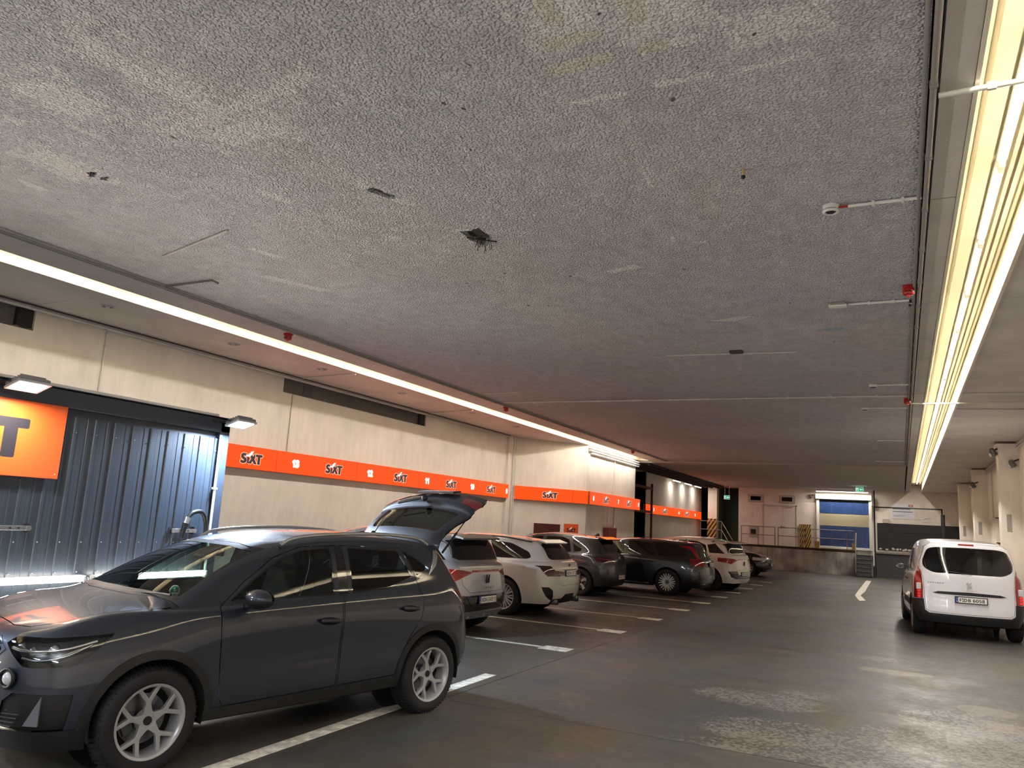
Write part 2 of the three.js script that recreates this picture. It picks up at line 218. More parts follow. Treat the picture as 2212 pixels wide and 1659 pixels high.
// ------------------------------------------------------------------ ceiling
const ceiling = new THREE.Group(); ceiling.name = 'ceiling'; ceiling.userData.kind = 'structure'; ceiling.userData.label = 'grey sprayed plaster ceiling slab with patched strips'; scene.add(ceiling);
{
  const s = new THREE.Shape([[-7.6, -13.2], [0.2, -13.2], [0.2, 0], [-7.6, 0]].map(p => new THREE.Vector2(...p)));
  SPALL.forEach((p, k) => { const r = rng(40 + k), q = []; p.forEach((a, i) => { const b = p[(i + 1) % p.length]; for (let n = 0; n < 4; n++) q.push(new THREE.Vector2(a[0] + (b[0] - a[0]) * n / 4 + (n ? (r() - 0.5) * 0.025 : 0), a[1] + (b[1] - a[1]) * n / 4 + (n ? (r() - 0.5) * 0.025 : 0))); }); s.holes.push(new THREE.Path(q)); });
  const gg = new THREE.ExtrudeGeometry(s, { depth: 0.05, bevelEnabled: false }).toNonIndexed(), p = gg.attributes.position.array;
  for (let i = 0; i < p.length; i += 3) { const z = p[i + 1]; p[i + 1] = H + p[i + 2]; p[i + 2] = z; }
  for (let i = 0; i < p.length; i += 9) for (let k = 0; k < 3; k++) { const t = p[i + 3 + k]; p[i + 3 + k] = p[i + 6 + k]; p[i + 6 + k] = t; }
  gg.computeVertexNormals(); mesh('plaster_slab', metres(gg), stuccoNear, ceiling);
  mesh('concrete_backing', bxm(-7.6, 0.2, H + 0.05, H + 0.3, -13.2, 0), spallMat, ceiling);
  mesh('plaster_slab', bxm(-7.6, 0.2, H, H + 0.3, 0, 8), stuccoFar, ceiling);
  mesh('plaster_slab', bxm(-7.6, 0.2, H, H + 0.3, -28.3, -13.2), stuccoFar, ceiling);
  mesh('far_slab', bxm(-12.6, 0.2, H - 0.06, H + 0.3, -44, -28.34), farSlab, ceiling);
  // smooth strips each side of the slab, cast in panels with open joints
  const zj = [8, 3, 0, -3.3, -6.1, -8.9, -11.7, -14.5, -17.3, -20.1, -22.9, -25.7, -28.5, -33, -38, -43];
  for (let i = 0; i + 1 < zj.length; i++) {
    mesh('strip_panel', bxm(0.26, 0.422, H, H + 0.35, zj[i + 1] + 0.008, zj[i] - 0.008), smoothMat, ceiling);
    mesh('bay_panel', bxm(0.958, 3, H, H + 0.35, zj[i + 1] + 0.006, zj[i] - 0.006), smoothMat, ceiling);
    if (zj[i + 1] > -28.6) { mesh('beam_panel', bxm(-8.276, -7.64, H - 0.02, H + 0.5, zj[i + 1] + 0.004, zj[i] - 0.004), smoothMat, ceiling); mesh('soffit_panel', bxm(-10.9, -8.78, H, H + 0.5, zj[i + 1] + 0.004, zj[i] - 0.004), smoothMat, ceiling); }
  }
  mesh('roof_deck', bx(-13, 3.2, H + 0.52, H + 0.7, -48, 8), std(0x8a857c, 0.9), ceiling);
  mesh('joint_backing', [bx(0.19, 0.27, H + 0.12, H + 0.3, -43, 8), bx(-7.66, -7.59, H + 0.12, H + 0.3, -28.3, 8)], std(0x2c2926, 0.95), ceiling);
}
// light troughs: U channels recessed in the ceiling
const troughR = struct('trim_1', [bx(0.425, 0.44, H + 0.005, H + 0.36, -42.9, 7.9), bx(0.94, 0.955, H + 0.005, H + 0.36, -42.9, 7.9), bx(0.425, 0.955, H + 0.345, H + 0.36, -42.9, 7.9)], troughMat, 'cream sheet lining of the right ceiling light trough');
mesh('lip', [bx(0.425, 0.45, H - 0.012, H + 0.01, -42.9, 7.9, 0.004), bx(0.93, 0.965, H - 0.02, H + 0.01, -42.9, 7.9, 0.004)], troughMat, troughR);
const troughL = struct('trim_2', [bx(-8.3, -8.28, H, H + 0.46, -28.2, 7.9), bx(-8.775, -8.76, H, H + 0.46, -28.2, 7.9), bx(-8.775, -8.28, H + 0.45, H + 0.47, -28.2, 7.9), bx(-8.775, -8.28, H, H + 0.46, -28.22, -28.2)], troughMat, 'cream lining of the left ceiling light trough');
// ------------------------------------------------------------------ walls
{ // left wall with the sooty slots under the ceiling
  const top = H + 0.3, wl = [], slots = [[-6.2, -3.2], [-16.0, -11.0]];
  wl.push(bxm(-11, -10.4, 0, 3.87, -21, 8), bxm(-11, -10.4, 4.16, top, -21, 8));
  wl.push(bxm(-11, -10.4, 3.87, 4.16, -3.2, 8), bxm(-11, -10.4, 3.87, 4.16, -11.0, -6.2), bxm(-11, -10.4, 3.87, 4.16, -21, -16.0));
  const w = struct('wall_left', wl, wallMat, 'cream painted long wall behind the orange parking sign');
  const soot = std(0x6f6c66, 0.95, 0, { bumpMap: repeatOf(grit, 2, 2), bumpScale: 0.02 });
  for (const [a, b] of slots) { // broken-out slot: rough back, ragged lower edge, end block
    mesh('slot_back', bxm(-10.75, -10.5, 3.86, 4.17, a, b), soot, w);
    const r = rng(a * 10 | 0), pts = [[a, 3.85]]; for (let k = 0; k <= 40; k++) pts.push([a + (b - a) * k / 40, 3.875 + 0.03 * r()]); pts.push([b, 3.85]);
    const g = prism(pts, 0.12); g.rotateY(-Math.PI / 2); mesh('ragged_edge', place(g, [-10.41, 0, 0]), soot, w);
    mesh('slot_end', bx(-10.52, -10.43, 3.88, 4.15, a, a + 0.22, 0.02), std(0x2a2927, 0.9), w);
    mesh('slot_plate', bx(-10.5, -10.485, 3.93, 4.1, b - 0.9, b - 0.65), std(0x55534f, 0.7), w);
  }
  // the wall turns towards the room past the pillar
  const d = Math.atan2(1.6, 2.05), L = Math.hypot(1.6, 2.05), g = bxm(-0.4, 0, 0, top, -L, 0); place(g, [-10.4, 0, -20.95], 0, -d, 0);
  struct('wall_left_bend', [g], wallMat, 'short angled stretch of cream wall behind the second sign');
  struct('wall_left_far', [bxm(-9.3, -8.8, 0, top, -28.0, -23.0)], wallMat, 'cream wall stretch ending at the tyre rack');
  struct('wall_left_rear', [bxm(-10.6, -10, 0, top, -44.2, -33.2), bxm(-12.6, -10, 0, top, -33.4, -33.2)], wallMat, 'far cream wall carrying the last orange sign');
  struct('wall_rack_recess', [bxm(-12.8, -12.5, 0, top, -33.4, -28), bxm(-12.6, -9.3, 0, top, -28, -27.8)], wallMat, 'recess wall behind the tyre rack');
  mesh('wall_pillar', bxm(-10.4, -10.32, 0, H, -20.9, -20.45), wallMat, w);
}
struct('wall_right', [bxm(2.5, 3, 0, H + 0.3, -43.2, 8)], wallMat, 'cream right wall beside the white van');
[-21.4, -28.9, -35.8].forEach((z, i) => { const p = struct('wall_right_pier', [bxm(2.1, 2.5, 0, 4.06, z - 0.55, z), bxm(2.07, 2.5, 4.06, 4.14, z - 0.58, z + 0.03)], wallMat, ORD[i] + ' cream pier of the right wall from the camera'); mesh('patch_plate', bx(2.2, 2.3, 2.1, 2.5, z, z + 0.006), std(0x9d958a, 0.6), p); });
[-14.2, -7].forEach((z) => struct('wall_right_pier', [bxm(2.1, 2.5, 0, 4.14, z - 0.55, z)], wallMat, 'cream pier of the right wall beside the camera'));
struct('wall_back', [bxm(-12, 3.2, 0, H + 0.5, 7.6, 8)], wallMat, 'cream wall behind the camera');
struct('wall_near_left', [bxm(-12.8, -10.9, 0, H + 0.5, -28, 8)], wallMat, 'outer leaf of the left wall');
// ------------------------------------------------------------------ lamps
const tubeGlow = std(0xffffff, 0.4, 0, { emissive: 0xfff6e6, emissiveIntensity: 2.2 });
const capMat = std(0xd9d6ce, 0.5), whitePlastic = std(0xe6e4de, 0.45), blackPlastic = std(0x141414, 0.5), darkMetal = std(0x3a3c3f, 0.45, 0.7), steel = std(0xb4b6b8, 0.3, 0.9), redPlastic = phys(0xb00d14, 0.3, { clearcoat: 0.5 });
function tubeLamp(x, y, z0, len, label, group, intensity) {
  const t = thing('tube_lamp', label, 'lamp', [x, y, z0 - len / 2], 0, group);
  mesh('batten', bx(-0.035, 0.035, 0.03, 0.09, -len / 2, len / 2, 0.008), whitePlastic, t);
  mesh('tube', place(new THREE.CylinderGeometry(0.016, 0.016, len - 0.06, 14), [0, 0, 0], Math.PI / 2), tubeGlow, t);
  for (const s of [-1, 1]) mesh('holder', bx(-0.022, 0.022, -0.022, 0.04, s * (len / 2 - 0.03), s * len / 2, 0.006), capMat, t);
  areaLight(0.05, len - 0.1, TUBE, intensity, [x, y - 0.02, z0 - len / 2], [x, y - 1, z0 - len / 2]);
  return t;
}
for (let k = 0; k < 22; k++) { const z = -4.66 - 1.66 * k; tubeLamp(0.73, 4.46, z, 1.58, `fluorescent tube lamp in the right ceiling trough, ${ORD[k]} from the camera`, 'tube lamps in the right trough', LIGHT.tubeRight); }
for (let k = 0; k < 6; k++) tubeLamp(0.73, 4.46, 5.3 - 1.66 * k, 1.58, `fluorescent tube lamp in the right ceiling trough above the camera, ${ORD[k]} of six`, 'tube lamps in the right trough', LIGHT.tubeRight);
for (let k = 0; k < 19; k++) { const z = 3.6 - 1.66 * k; if (z > -27) tubeLamp(-8.36, 4.36, z, 1.58, `fluorescent tube lamp hidden in the left ceiling trough, ${ORD[k]} of the row`, 'tube lamps in the left trough', LIGHT.tubeLeft); }
// conduits inside the right trough
[[0.475, 4.5, 0.016], [0.515, 4.52, 0.014], [0.81, 4.52, 0.016], [0.86, 4.5, 0.018], [0.905, 4.5, 0.014]].forEach(([x, y, r], i) => tag(mesh('conduit', cyl([x, y, 7.8], [x, y, -42.8], r, r, 10), creamPipe), `cream conduit inside the right light trough, ${ORD[i]} from its left lip`, 'conduit', 'conduits in the right trough'));
tag(mesh('cable_tray', bx(0.56, 0.67, 4.5, 4.515, -42.8, 7.8), creamPipe), 'flat cream cable cover beside the right tube row', 'cable tray');
// battens behind the camera
for (const [i, [x, z]] of [[-4.6, 3.2], [-0.5, 2.5]].entries()) {
  const t = thing('pendant_batten', `bare tube batten hanging behind the camera, ${i ? 'right' : 'left'} one`, 'lamp', [x, 3.2, z], 0, 'battens behind the camera');
  mesh('rail', bx(-0.75, 0.75, 0.03, 0.08, -0.04, 0.04, 0.01), whitePlastic, t); mesh('tube', place(new THREE.CylinderGeometry(0.016, 0.016, 1.5, 12), [0, 0, 0], 0, 0, Math.PI / 2), tubeGlow, t);
  for (const s of [-0.6, 0.6]) mesh('hanger', cyl([s, 0.08, 0], [s, 1.0, 0], 0.004), steel, t);
  areaLight(1.5, 0.05, 0xf6f6ff, LIGHT.back, [x, 3.3, z], [x, 5, z]); areaLight(1.5, 0.05, 0xf6f6ff, LIGHT.back * 0.35, [x, 3.17, z], [x, 0, z]);
}
// ------------------------------------------------------------------ office container with its lamps
const CX = -7.6, CZ = -7.17, CT = 2.79;
const clad = phys(0x2f3843, 0.42, { clearcoat: 0.15, clearcoatRoughness: 0.4 });
const box = thing('office_container', 'dark blue ribbed metal office container along the left wall', 'container', [0, 0, 0]);
mesh('core', bx(-10.3, CX - 0.06, 0.05, CT - 0.02, CZ + 0.02, 5), clad, box);
for (let k = 0; k < 50; k++) { // standing cladding sheets, one rib each
  const z1 = CZ + 0.12 + k * 0.231, z0 = z1 + 0.231; if (z0 > 5) break;
  const pr = [[0, 0.012], [0.05, 0.012], [0.057, 0.024], [0.083, 0.024], [0.09, 0.012], [0.16, 0.012], [0.163, 0.016], [0.171, 0.016], [0.174, 0.012], [0.2295, 0.012], [0.2295, -0.04], [0, -0.04]];
  const g = prism(pr.map(p => [p[0], p[1]]), CT - 0.27 - 0.1); // x along the wall, y outwards, depth = height
  const m = new THREE.Matrix4().makeBasis(V(0, 0, 1), V(1, 0, 0), V(0, 1, 0)); g.applyMatrix4(m); const h = flip(g); h.translate(CX - 0.03, 0.1, z1);
  mesh('cladding_sheet', h, clad, box);
}
function flip(g) { const h = g.index ? g.toNonIndexed() : g, p = h.attributes.position.array; for (let i = 0; i < p.length; i += 9) for (let k = 0; k < 3; k++) { const t = p[i + 3 + k]; p[i + 3 + k] = p[i + 6 + k]; p[i + 6 + k] = t; } h.computeVertexNormals(); return h; }
mesh('top_rail', bx(CX - 0.06, CX + 0.01, CT - 0.19, CT, CZ, 5, 0.008), clad, box); mesh('corner_post', bx(CX - 0.1, CX + 0.01, 0, CT, CZ, CZ + 0.15, 0.008), clad, box); mesh('base_rail', bx(CX - 0.06, CX + 0.01, 0, 0.12, CZ, 5, 0.008), clad, box);
mesh('roof', bx(-10.3, CX + 0.01, CT - 0.02, CT, CZ, 5), clad, box);
for (const y of [2.36, 1.25, 0.95]) for (let k = 0; k < 14; k++) { const z = CZ + 0.12 + k * 0.231 + 0.067; mesh('rivet', place(new THREE.SphereGeometry(0.006, 6, 4), [CX + 0.003, y - 0.008 * k * 0, z]), steel, box); }
tag(mesh('cable_duct', bx(CX - 0.03, CX + 0.01, CT + 0.001, CT + 0.03, CZ + 0.2, 4, 0.005), whitePlastic), 'slim white cable duct along the container roof edge', 'cable duct');
const logoDark = '#2b2a33';
function sixt(g, x, y, s, light) { // the rental company's lettering: S, dotless i, X, T and the white swoosh, cap height s
  g.save(); g.translate(x, y); g.font = `bold ${s * 1.36}px sans-serif`; g.textBaseline = 'alphabetic'; g.textAlign = 'left'; g.lineJoin = 'round';
  const put = (t, dx, sx) => { g.save(); g.translate(dx, s / 2); g.scale(sx, 1); if (light) { g.strokeStyle = 'rgba(255,200,170,0.9)'; g.lineWidth = s * 0.24; g.strokeText(t, 0, 0); } g.strokeStyle = logoDark; g.lineWidth = s * 0.1; g.strokeText(t, 0, 0); g.fillStyle = logoDark; g.fillText(t, 0, 0); g.restore(); };
  put('S', -1.5 * s, 1.25); put('X', -0.3 * s, 1.25); put('T', 0.66 * s, 1.25); g.fillStyle = logoDark; g.fillRect(-0.58 * s, -0.16 * s, 0.27 * s, 0.66 * s);
  g.fillStyle = '#ffffff'; g.beginPath(); g.moveTo(-0.82 * s, -0.42 * s); g.bezierCurveTo(-0.5 * s, -0.3 * s, -0.3 * s, -0.4 * s, -0.08 * s, -0.78 * s); g.lineTo(0.3 * s, -0.86 * s); g.bezierCurveTo(0.1 * s, -0.3 * s, -0.2 * s, -0.1 * s, -0.72 * s, -0.2 * s); g.closePath(); g.fill(); g.restore();
}
{ // big unlit logo panel on the container
  const t = canvasTex(1024, 384, (g, w, h) => { g.fillStyle = '#e8622a'; g.fillRect(0, 0, w, h); sixt(g, 520, 190, 190, false); });
  const p = thing('logo_panel', 'large orange panel with dark SIXT lettering on the blue container', 'sign', [CX + 0.014, 2.235, -4.05]);
  mesh('board', bx(0, 0.022, -0.365, 0.365, -0.94, 0.94, 0.003), std(0xd9582a, 0.5), p);
  const f = new THREE.PlaneGeometry(1.87, 0.72); f.rotateY(Math.PI / 2); f.translate(0.0235, 0, 0); mesh('print', f, phys(0xffffff, 0.4, { map: t, clearcoat: 0.2 }), p);
  for (const [y, z] of [[0.32, -0.9], [-0.32, -0.9]]) mesh('screw', place(new THREE.SphereGeometry(0.007, 6, 4), [0.024, y, z]), steel, p);
}
const floodGlow = std(0xffffff, 0.4, 0, { emissive: 0xf2f6ff, emissiveIntensity: 12 });
function flood(z, label, warm, power) {
  const o = thing('flood_light', label, 'lamp', [CX + 0.112, 2.7, z], 0, 'flood lights on the container'), tilt = 0.3;
  const T = (g) => { g.rotateZ(tilt); g.translate(0.2, 0, 0); return g; };
  mesh('housing', T(bx(-0.1, 0.12, 0.005, 0.05, -0.15, 0.15, 0.014)), std(0x9a9d9f, 0.4, 0.6), o);
  mesh('rim', [T(bx(-0.105, 0.125, -0.012, 0.01, -0.155, -0.125)), T(bx(-0.105, 0.125, -0.012, 0.01, 0.125, 0.155)), T(bx(-0.105, -0.08, -0.012, 0.01, -0.125, 0.125)), T(bx(0.1, 0.125, -0.012, 0.01, -0.125, 0.125))], std(0xcfd2d3, 0.35, 0.4), o);
  mesh('lens', T(bx(-0.078, 0.098, -0.02, 0.004, -0.124, 0.124, 0.008)), floodGlow, o);
  mesh('bracket', [bx(-0.09, 0.2, 0.02, 0.035, -0.17, -0.16), bx(-0.09, 0.2, 0.02, 0.035, 0.16, 0.17), bx(-0.09, -0.075, 0.02, 0.035, -0.17, 0.17)], darkMetal, o);
  for (let k = 0; k < 5; k++) mesh('fin', T(bx(-0.08 + 0.04 * k, -0.07 + 0.04 * k, 0.05, 0.075, -0.12, 0.12)), std(0x9a9d9f, 0.4, 0.6), o);
  const P = [CX + 0.112 + 0.2 + 0.03 * Math.sin(tilt), 2.7 - 0.03 * Math.cos(tilt), z]; areaLight(0.24, 0.17, warm ? 0xfff0dc : COOL, LIGHT.flood * power, P, [P[0] + Math.sin(tilt), P[1] - Math.cos(tilt), P[2]]);
}
flood(-7.04, 'glaring cool flood light on the container corner', 0, 2); flood(-4.38, 'bright flood light above the orange logo panel', 1, 0.35); flood(-1.6, 'flood light on the container beside the camera', 0, 0.7);
{ // chest-high work tubes along the container
  const glow = std(0xffffff, 0.4, 0, { emissive: 0xfff8ea, emissiveIntensity: LIGHT.stripGlow });
  [[-5.42, 1.5, 'nearer bare work tube on the container front, left of the hood'], [-7.0, 1.5, 'work tube on the container front behind the dark windscreen'], [-3.84, 1.5, 'work tube on the container front at the picture edge'], [-2.26, 1.5, 'work tube on the container front out to the left']].forEach(([z, l, label]) => {
    const o = thing('work_tube', label, 'lamp', [CX + 0.07, 0.89, z + l / 2], 0, 'work tubes on the container');
    mesh('tube', new THREE.CapsuleGeometry(0.034, l - 0.1, 6, 14).rotateX(Math.PI / 2), glow, o); mesh('rail', bx(-0.04, -0.015, -0.02, 0.02, -l / 2, l / 2, 0.005), whitePlastic, o);
    for (const s of [-1, 1]) mesh('end_cap', bx(-0.03, 0.03, -0.03, 0.03, s * (l / 2 - 0.03), s * (l / 2), 0.01), capMat, o);
    areaLight(l - 0.1, 0.06, 0xfff6e6, LIGHT.strip, [CX + 0.105, 0.89, z + l / 2], [CX + 2, 0.89, z + l / 2]);
  });
  tag(mesh('lead', tube([[CX + 0.06, 0.9, -5.46], [CX + 0.07, 0.84, -5.48], [CX + 0.07, 0.83, -5.52], [CX + 0.06, 0.9, -5.56]], 0.005, 20, 6), whitePlastic), 'short white lead between two work tubes', 'cable');
}
{ // grab bars, tap and hose
  for (const [z, label] of [[-6.62, 'brushed metal bar with the tap on the container'], [-4.62, 'brushed metal bar on the container at the left edge']]) {
    const o = thing('wall_bar', label, 'bracket', [CX, 1.385, z]); mesh('plate', bx(0.035, 0.05, -0.022, 0.022, -0.17, 0.17, 0.004), steel, o);
    for (const s of [-0.15, 0.15]) { mesh('stud', cyl([0, 0, s], [0.04, 0, s], 0.016), darkMetal, o); mesh('washer', cyl([0.05, 0, s], [0.056, 0, s], 0.026, 0.026, 16), steel, o); mesh('flange', cyl([0, 0, s], [0.01, 0, s], 0.045, 0.045, 18), blackPlastic, o); }
    for (const s of [-0.05, 0.03]) mesh('bolt', cyl([0.05, 0, s], [0.058, 0, s], 0.008), darkMetal, o);
  }
  const o = thing('hose', 'black rubber hose with metal coupling on the container wall', 'hose', [CX + 0.06, 0, 0]);
  mesh('pipe', tube([[0, 1.53, -6.63], [0.01, 1.6, -6.7], [0.01, 1.61, -6.82], [0, 1.52, -6.9], [0, 1.38, -6.93], [0, 1.15, -6.93], [0, 0.97, -6.93]], 0.026, 48, 10), blackPlastic, o);
  mesh('coupling', cyl([0, 1.47, -6.615], [0, 1.54, -6.635], 0.036, 0.036, 14), steel, o); mesh('nozzle', cyl([0, 1.3, -6.58], [0, 1.47, -6.615], 0.02, 0.036, 12), blackPlastic, o);
  const c = thing('conduit', 'white vertical cable conduit on the container corner', 'conduit', [CX + 0.034, 0, -7.01]); mesh('tube', cyl([0, 0.2, 0], [0, 2.56, 0], 0.016), whitePlastic, c); for (const y of [1.35, 1.9]) mesh('clip', bx(-0.018, 0.02, y - 0.012, y + 0.012, -0.03, 0.035, 0.004), whitePlastic, c);
  const st = canvasTex(128, 192, (g, w, h) => { g.fillStyle = '#8fe0c0'; g.fillRect(0, 0, w, h); g.fillStyle = '#d8203a'; g.fillRect(0, 0, w, 56); g.fillStyle = '#ffffff'; g.fillRect(84, 12, 28, 28); g.fillStyle = '#2b8a66'; g.fillRect(18, 78, 60, 12); g.fillRect(18, 104, 80, 10); g.fillRect(86, 76, 22, 16); g.fillRect(18, 130, 50, 10); });
  const s = mesh('sticker', bx(CX + 0.012, CX + 0.015, 2.36, 2.5, -7.135, -7.05), std(0xffffff, 0.5, 0, { map: st })); tag(s, 'small red and green notice sticker on the container corner post', 'sticker');
}
// ------------------------------------------------------------------ lit orange parking signs
function signFace(items, w, hgt) { // items: [position 0..1, text]
  const px = Math.min(1024, Math.round(w * 420)), ph = 168;
  return canvasTex(px, ph, (g) => {
    g.fillStyle = '#ff4a08'; g.fillRect(0, 0, px, ph);
    for (const [u, t] of items) if (t === 'SIXT') sixt(g, u * px, ph * 0.54, 70, true); else if (t === '|') { g.fillStyle = '#c23a10'; g.fillRect(u * px - 2, 0, 3, ph); } else { g.font = 'bold 74px sans-serif'; g.textAlign = 'center'; g.lineJoin = 'round'; g.strokeStyle = '#ffffff'; g.lineWidth = 14; g.strokeText(t, u * px, ph * 0.66); g.fillStyle = '#ffffff'; g.fillText(t, u * px, ph * 0.66); }
  });
}
function litSign(label, from, to, panels, group) { // from / to: [x, z] in plan, seen from the room side; panels: [u0, u1, items]
  const A = V(from[0], 0, from[1]), B = V(to[0], 0, to[1]), L = A.distanceTo(B), o = thing('lit_sign', label, 'sign', [A.x, 2.55, A.z], Math.atan2(-(B.z - A.z), B.x - A.x), group);
  // local x runs along the sign (camera-left to right), local +z faces the room
  for (const [u0, u1, items] of panels) {
    const w = (u1 - u0) * L, p = mesh('panel_box', bx(u0 * L + 0.003, u1 * L - 0.003, -0.2, 0.2, 0.01, 0.13, 0.004), std(0xc8501e, 0.5), o);
    const t = signFace(items, w), f = new THREE.PlaneGeometry(w - 0.012, 0.392); f.translate(u0 * L + w / 2, 0, 0.1315);
    mesh('lit_face', f, std(0x331100, 0.35, 0, { emissive: 0xffffff, emissiveMap: t, emissiveIntensity: 0.55 }), p);
  }
  const M = A.clone().lerp(B, 0.5), n = V(-(B.z - A.z), 0, B.x - A.x).normalize(); areaLight(L - 0.05, 0.36, 0xff5a14, LIGHT.sign, [M.x + n.x * 0.15, 2.55, M.z + n.z * 0.15], [M.x + n.x * 3, 2.55, M.z + n.z * 3]);
  return o;
}
{
  const z0 = -8.49, z1 = -20.48, U = (z) => (z0 - z) / (z0 - z1), cuts = [-8.49, -10.89, -13.29, -15.68, -17.98, -20.48], nums = [['14', -8.95], ['13', -11.4], ['12', -13.74], ['11', -16.05], ['10', -18.3]], logos = [-10.26, -12.53, -14.91, -17.19, -19.39];
  litSign('long lit orange sign with bay numbers 13 to 9 right of the container', [-10.4, z0], [-10.4, z1], cuts.slice(0, 5).map((c, i) => { const a = U(c), b = U(cuts[i + 1]), q = (z) => (U(z) - a) / (b - a); return [a, b, [[q(nums[i][1]), nums[i][0]], [q(logos[i]), 'SIXT'], ...(i === 4 ? [[0.955, '9']] : [])]]; }), 'lit orange parking signs');
  litSign('lit orange sign on the angled wall beside the pillar', [-10.38, -20.97], [-8.8, -22.98], [[0, 0.78, [[0.6, 'SIXT']]], [0.78, 1, []]], 'lit orange parking signs');
  litSign('lit orange sign with bay numbers 8 to 6 beside the tyre rack', [-8.8, -22.98], [-8.8, -28.25], [[0, 0.16, [[0.4, '8']]], [0.16, 0.62, [[0.28, 'SIXT'], [0.8, '7']]], [0.62, 0.87, [[0.5, 'SIXT']]], [0.87, 1, [[0.75, '6']]]], 'lit orange parking signs');
  litSign('farthest lit orange sign with bay numbers 5 to 3', [-10, -33.0], [-10, -43.6], [[0, 0.2, [[0.6, '5']]], [0.2, 0.6, [[0.24, 'SIXT'], [0.85, '4']]], [0.6, 1, [[0.24, 'SIXT'], [0.66, '3']]]], 'lit orange parking signs');
}
{ // wall lamps above the last sign
  for (const [i, z] of [-37.5, -39.8, -42].entries()) { const o = thing('tube_lamp', `ceiling tube lamp above the farthest orange sign, ${ORD[i]} of three`, 'lamp', [-9.7, 4.035, z], 0, 'tube lamps over the last sign'); mesh('batten', bx(-0.04, 0.04, 0.02, 0.1, -0.7, 0.7), whitePlastic, o); mesh('tube', place(new THREE.CylinderGeometry(0.018, 0.018, 1.4, 10), [0, 0, 0], Math.PI / 2), tubeGlow, o); areaLight(0.05, 1.4, TUBE, 60, [-9.7, 4.0, z], [-9.75, 0, z]); }
  const o = thing('tube_lamp', 'tube lamp above the blue roller door', 'lamp', [-2.6, 4.035, -42.3]); mesh('batten', bx(-1.2, 1.2, 0.02, 0.1, -0.04, 0.04), whitePlastic, o); mesh('tube', place(new THREE.CylinderGeometry(0.018, 0.018, 2.4, 10), [0, 0, 0], 0, 0, Math.PI / 2), tubeGlow, o); areaLight(2.4, 0.05, TUBE, 90, [-2.6, 4.0, -42.3], [-2.6, 0, -42.5]);
}
// ------------------------------------------------------------------ car bodies: spline skins, cut into panels
// local axes: x forward (rear axle at 0), y up, z to the right; half bodies have z >= 0 and are mirrored
function splineGrid(net, su, sv) { // near-interpolating bicubic B-spline of net[row][station]
  const R = net.length, S = net[0].length, mir = (p) => [p[0], p[1], -p[2]];
  const get = (n, j, i) => {
    let m = false, e = null;
    if (i < 0) { i = -i; m = !m; } else if (i >= S) { i = 2 * (S - 1) - i; m = !m; }
    if (j < 0) { const a = n[0][i], b = n[1][i]; e = [0, 1, 2].map(k => a[k] + (a[k] - b[k]) * -j); } else if (j >= R) { j = 2 * (R - 1) - j; m = !m; }
    const p = e || n[j][i]; return m ? mir(p) : p;
  };
  const sharpen = (n, amt) => n.map((row, j) => row.map((p, i) => { const a = get(n, j, i - 1), b = get(n, j, i + 1), c = get(n, j - 1, i), d = get(n, j + 1, i); return [0, 1, 2].map(k => p[k] - amt * ((a[k] + b[k] - 2 * p[k]) / 6 + (c[k] + d[k] - 2 * p[k]) / 6)); }));
  const C = sharpen(net, 0.55).map((r, j) => r.map((p, i) => { const q = p.slice(); if (i === 0 || i === S - 1 || j === R - 1) q[2] = 0; return q; }));
  const B = (t) => [(1 - t) ** 3 / 6, (3 * t ** 3 - 6 * t * t + 4) / 6, (-3 * t ** 3 + 3 * t * t + 3 * t + 1) / 6, t ** 3 / 6];
  const nu = (S - 1) * su, nv = (R - 1) * sv, P = [];
  for (let b = 0; b <= nv; b++) {
    const j = Math.min(Math.floor(b / sv), R - 2), wv = B(b / sv - j), row = [];
    for (let a = 0; a <= nu; a++) {
      const i = Math.min(Math.floor(a / su), S - 2), wu = B(a / su - i), p = [0, 0, 0];
      for (let n = 0; n < 4; n++) for (let m = 0; m < 4; m++) { const q = get(C, j - 1 + n, i - 1 + m), w = wv[n] * wu[m]; p[0] += w * q[0]; p[1] += w * q[1]; p[2] += w * q[2]; }
      if (a === 0 || a === nu || b === nv) p[2] = 0; row.push(p);
    }
    P.push(row);
  }
  const N = P.map((row, b) => row.map((p, a) => {
    const g = (bb, aa) => { let m = 1; if (aa < 0) { aa = -aa; m = -m; } if (aa > nu) { aa = 2 * nu - aa; m = -m; } if (bb > nv) { bb = 2 * nv - bb; m = -m; } bb = Math.max(0, bb); const q = P[bb][aa]; return [q[0], q[1], q[2] * m]; };
    const u1 = g(b, a + 1), u0 = g(b, a - 1), v1 = g(b + 1, a), v0 = g(b - 1, a), du = [0, 1, 2].map(k => u1[k] - u0[k]), dv = [0, 1, 2].map(k => v1[k] - v0[k]);
    // u runs rear -> front on the right side (z > 0), v up: outward = du x dv points to +z
    let n = [du[1] * dv[2] - du[2] * dv[1], du[2] * dv[0] - du[0] * dv[2], du[0] * dv[1] - du[1] * dv[0]]; const l = Math.hypot(...n);
    return l > 1e-9 ? n.map(c => c / l) : [0, 1, 0];
  }));
  const T = [];
  for (let b = 0; b < nv; b++) for (let a = 0; a < nu; a++) {
    const q = [[b, a], [b, a + 1], [b + 1, a + 1], [b + 1, a]].map(([j, i]) => [...P[j][i], ...N[j][i]]);
    for (const t of [[q[0], q[1], q[2]], [q[0], q[2], q[3]]]) { const e = (i, j) => Math.hypot(t[i][0] - t[j][0], t[i][1] - t[j][1], t[i][2] - t[j][2]); if (e(0, 1) > 1e-6 && e(1, 2) > 1e-6 && e(0, 2) > 1e-6) T.push(t); }
  }
  return T;
}
const AX = { side: [0, 1], end: [2, 1], top: [0, 2] };
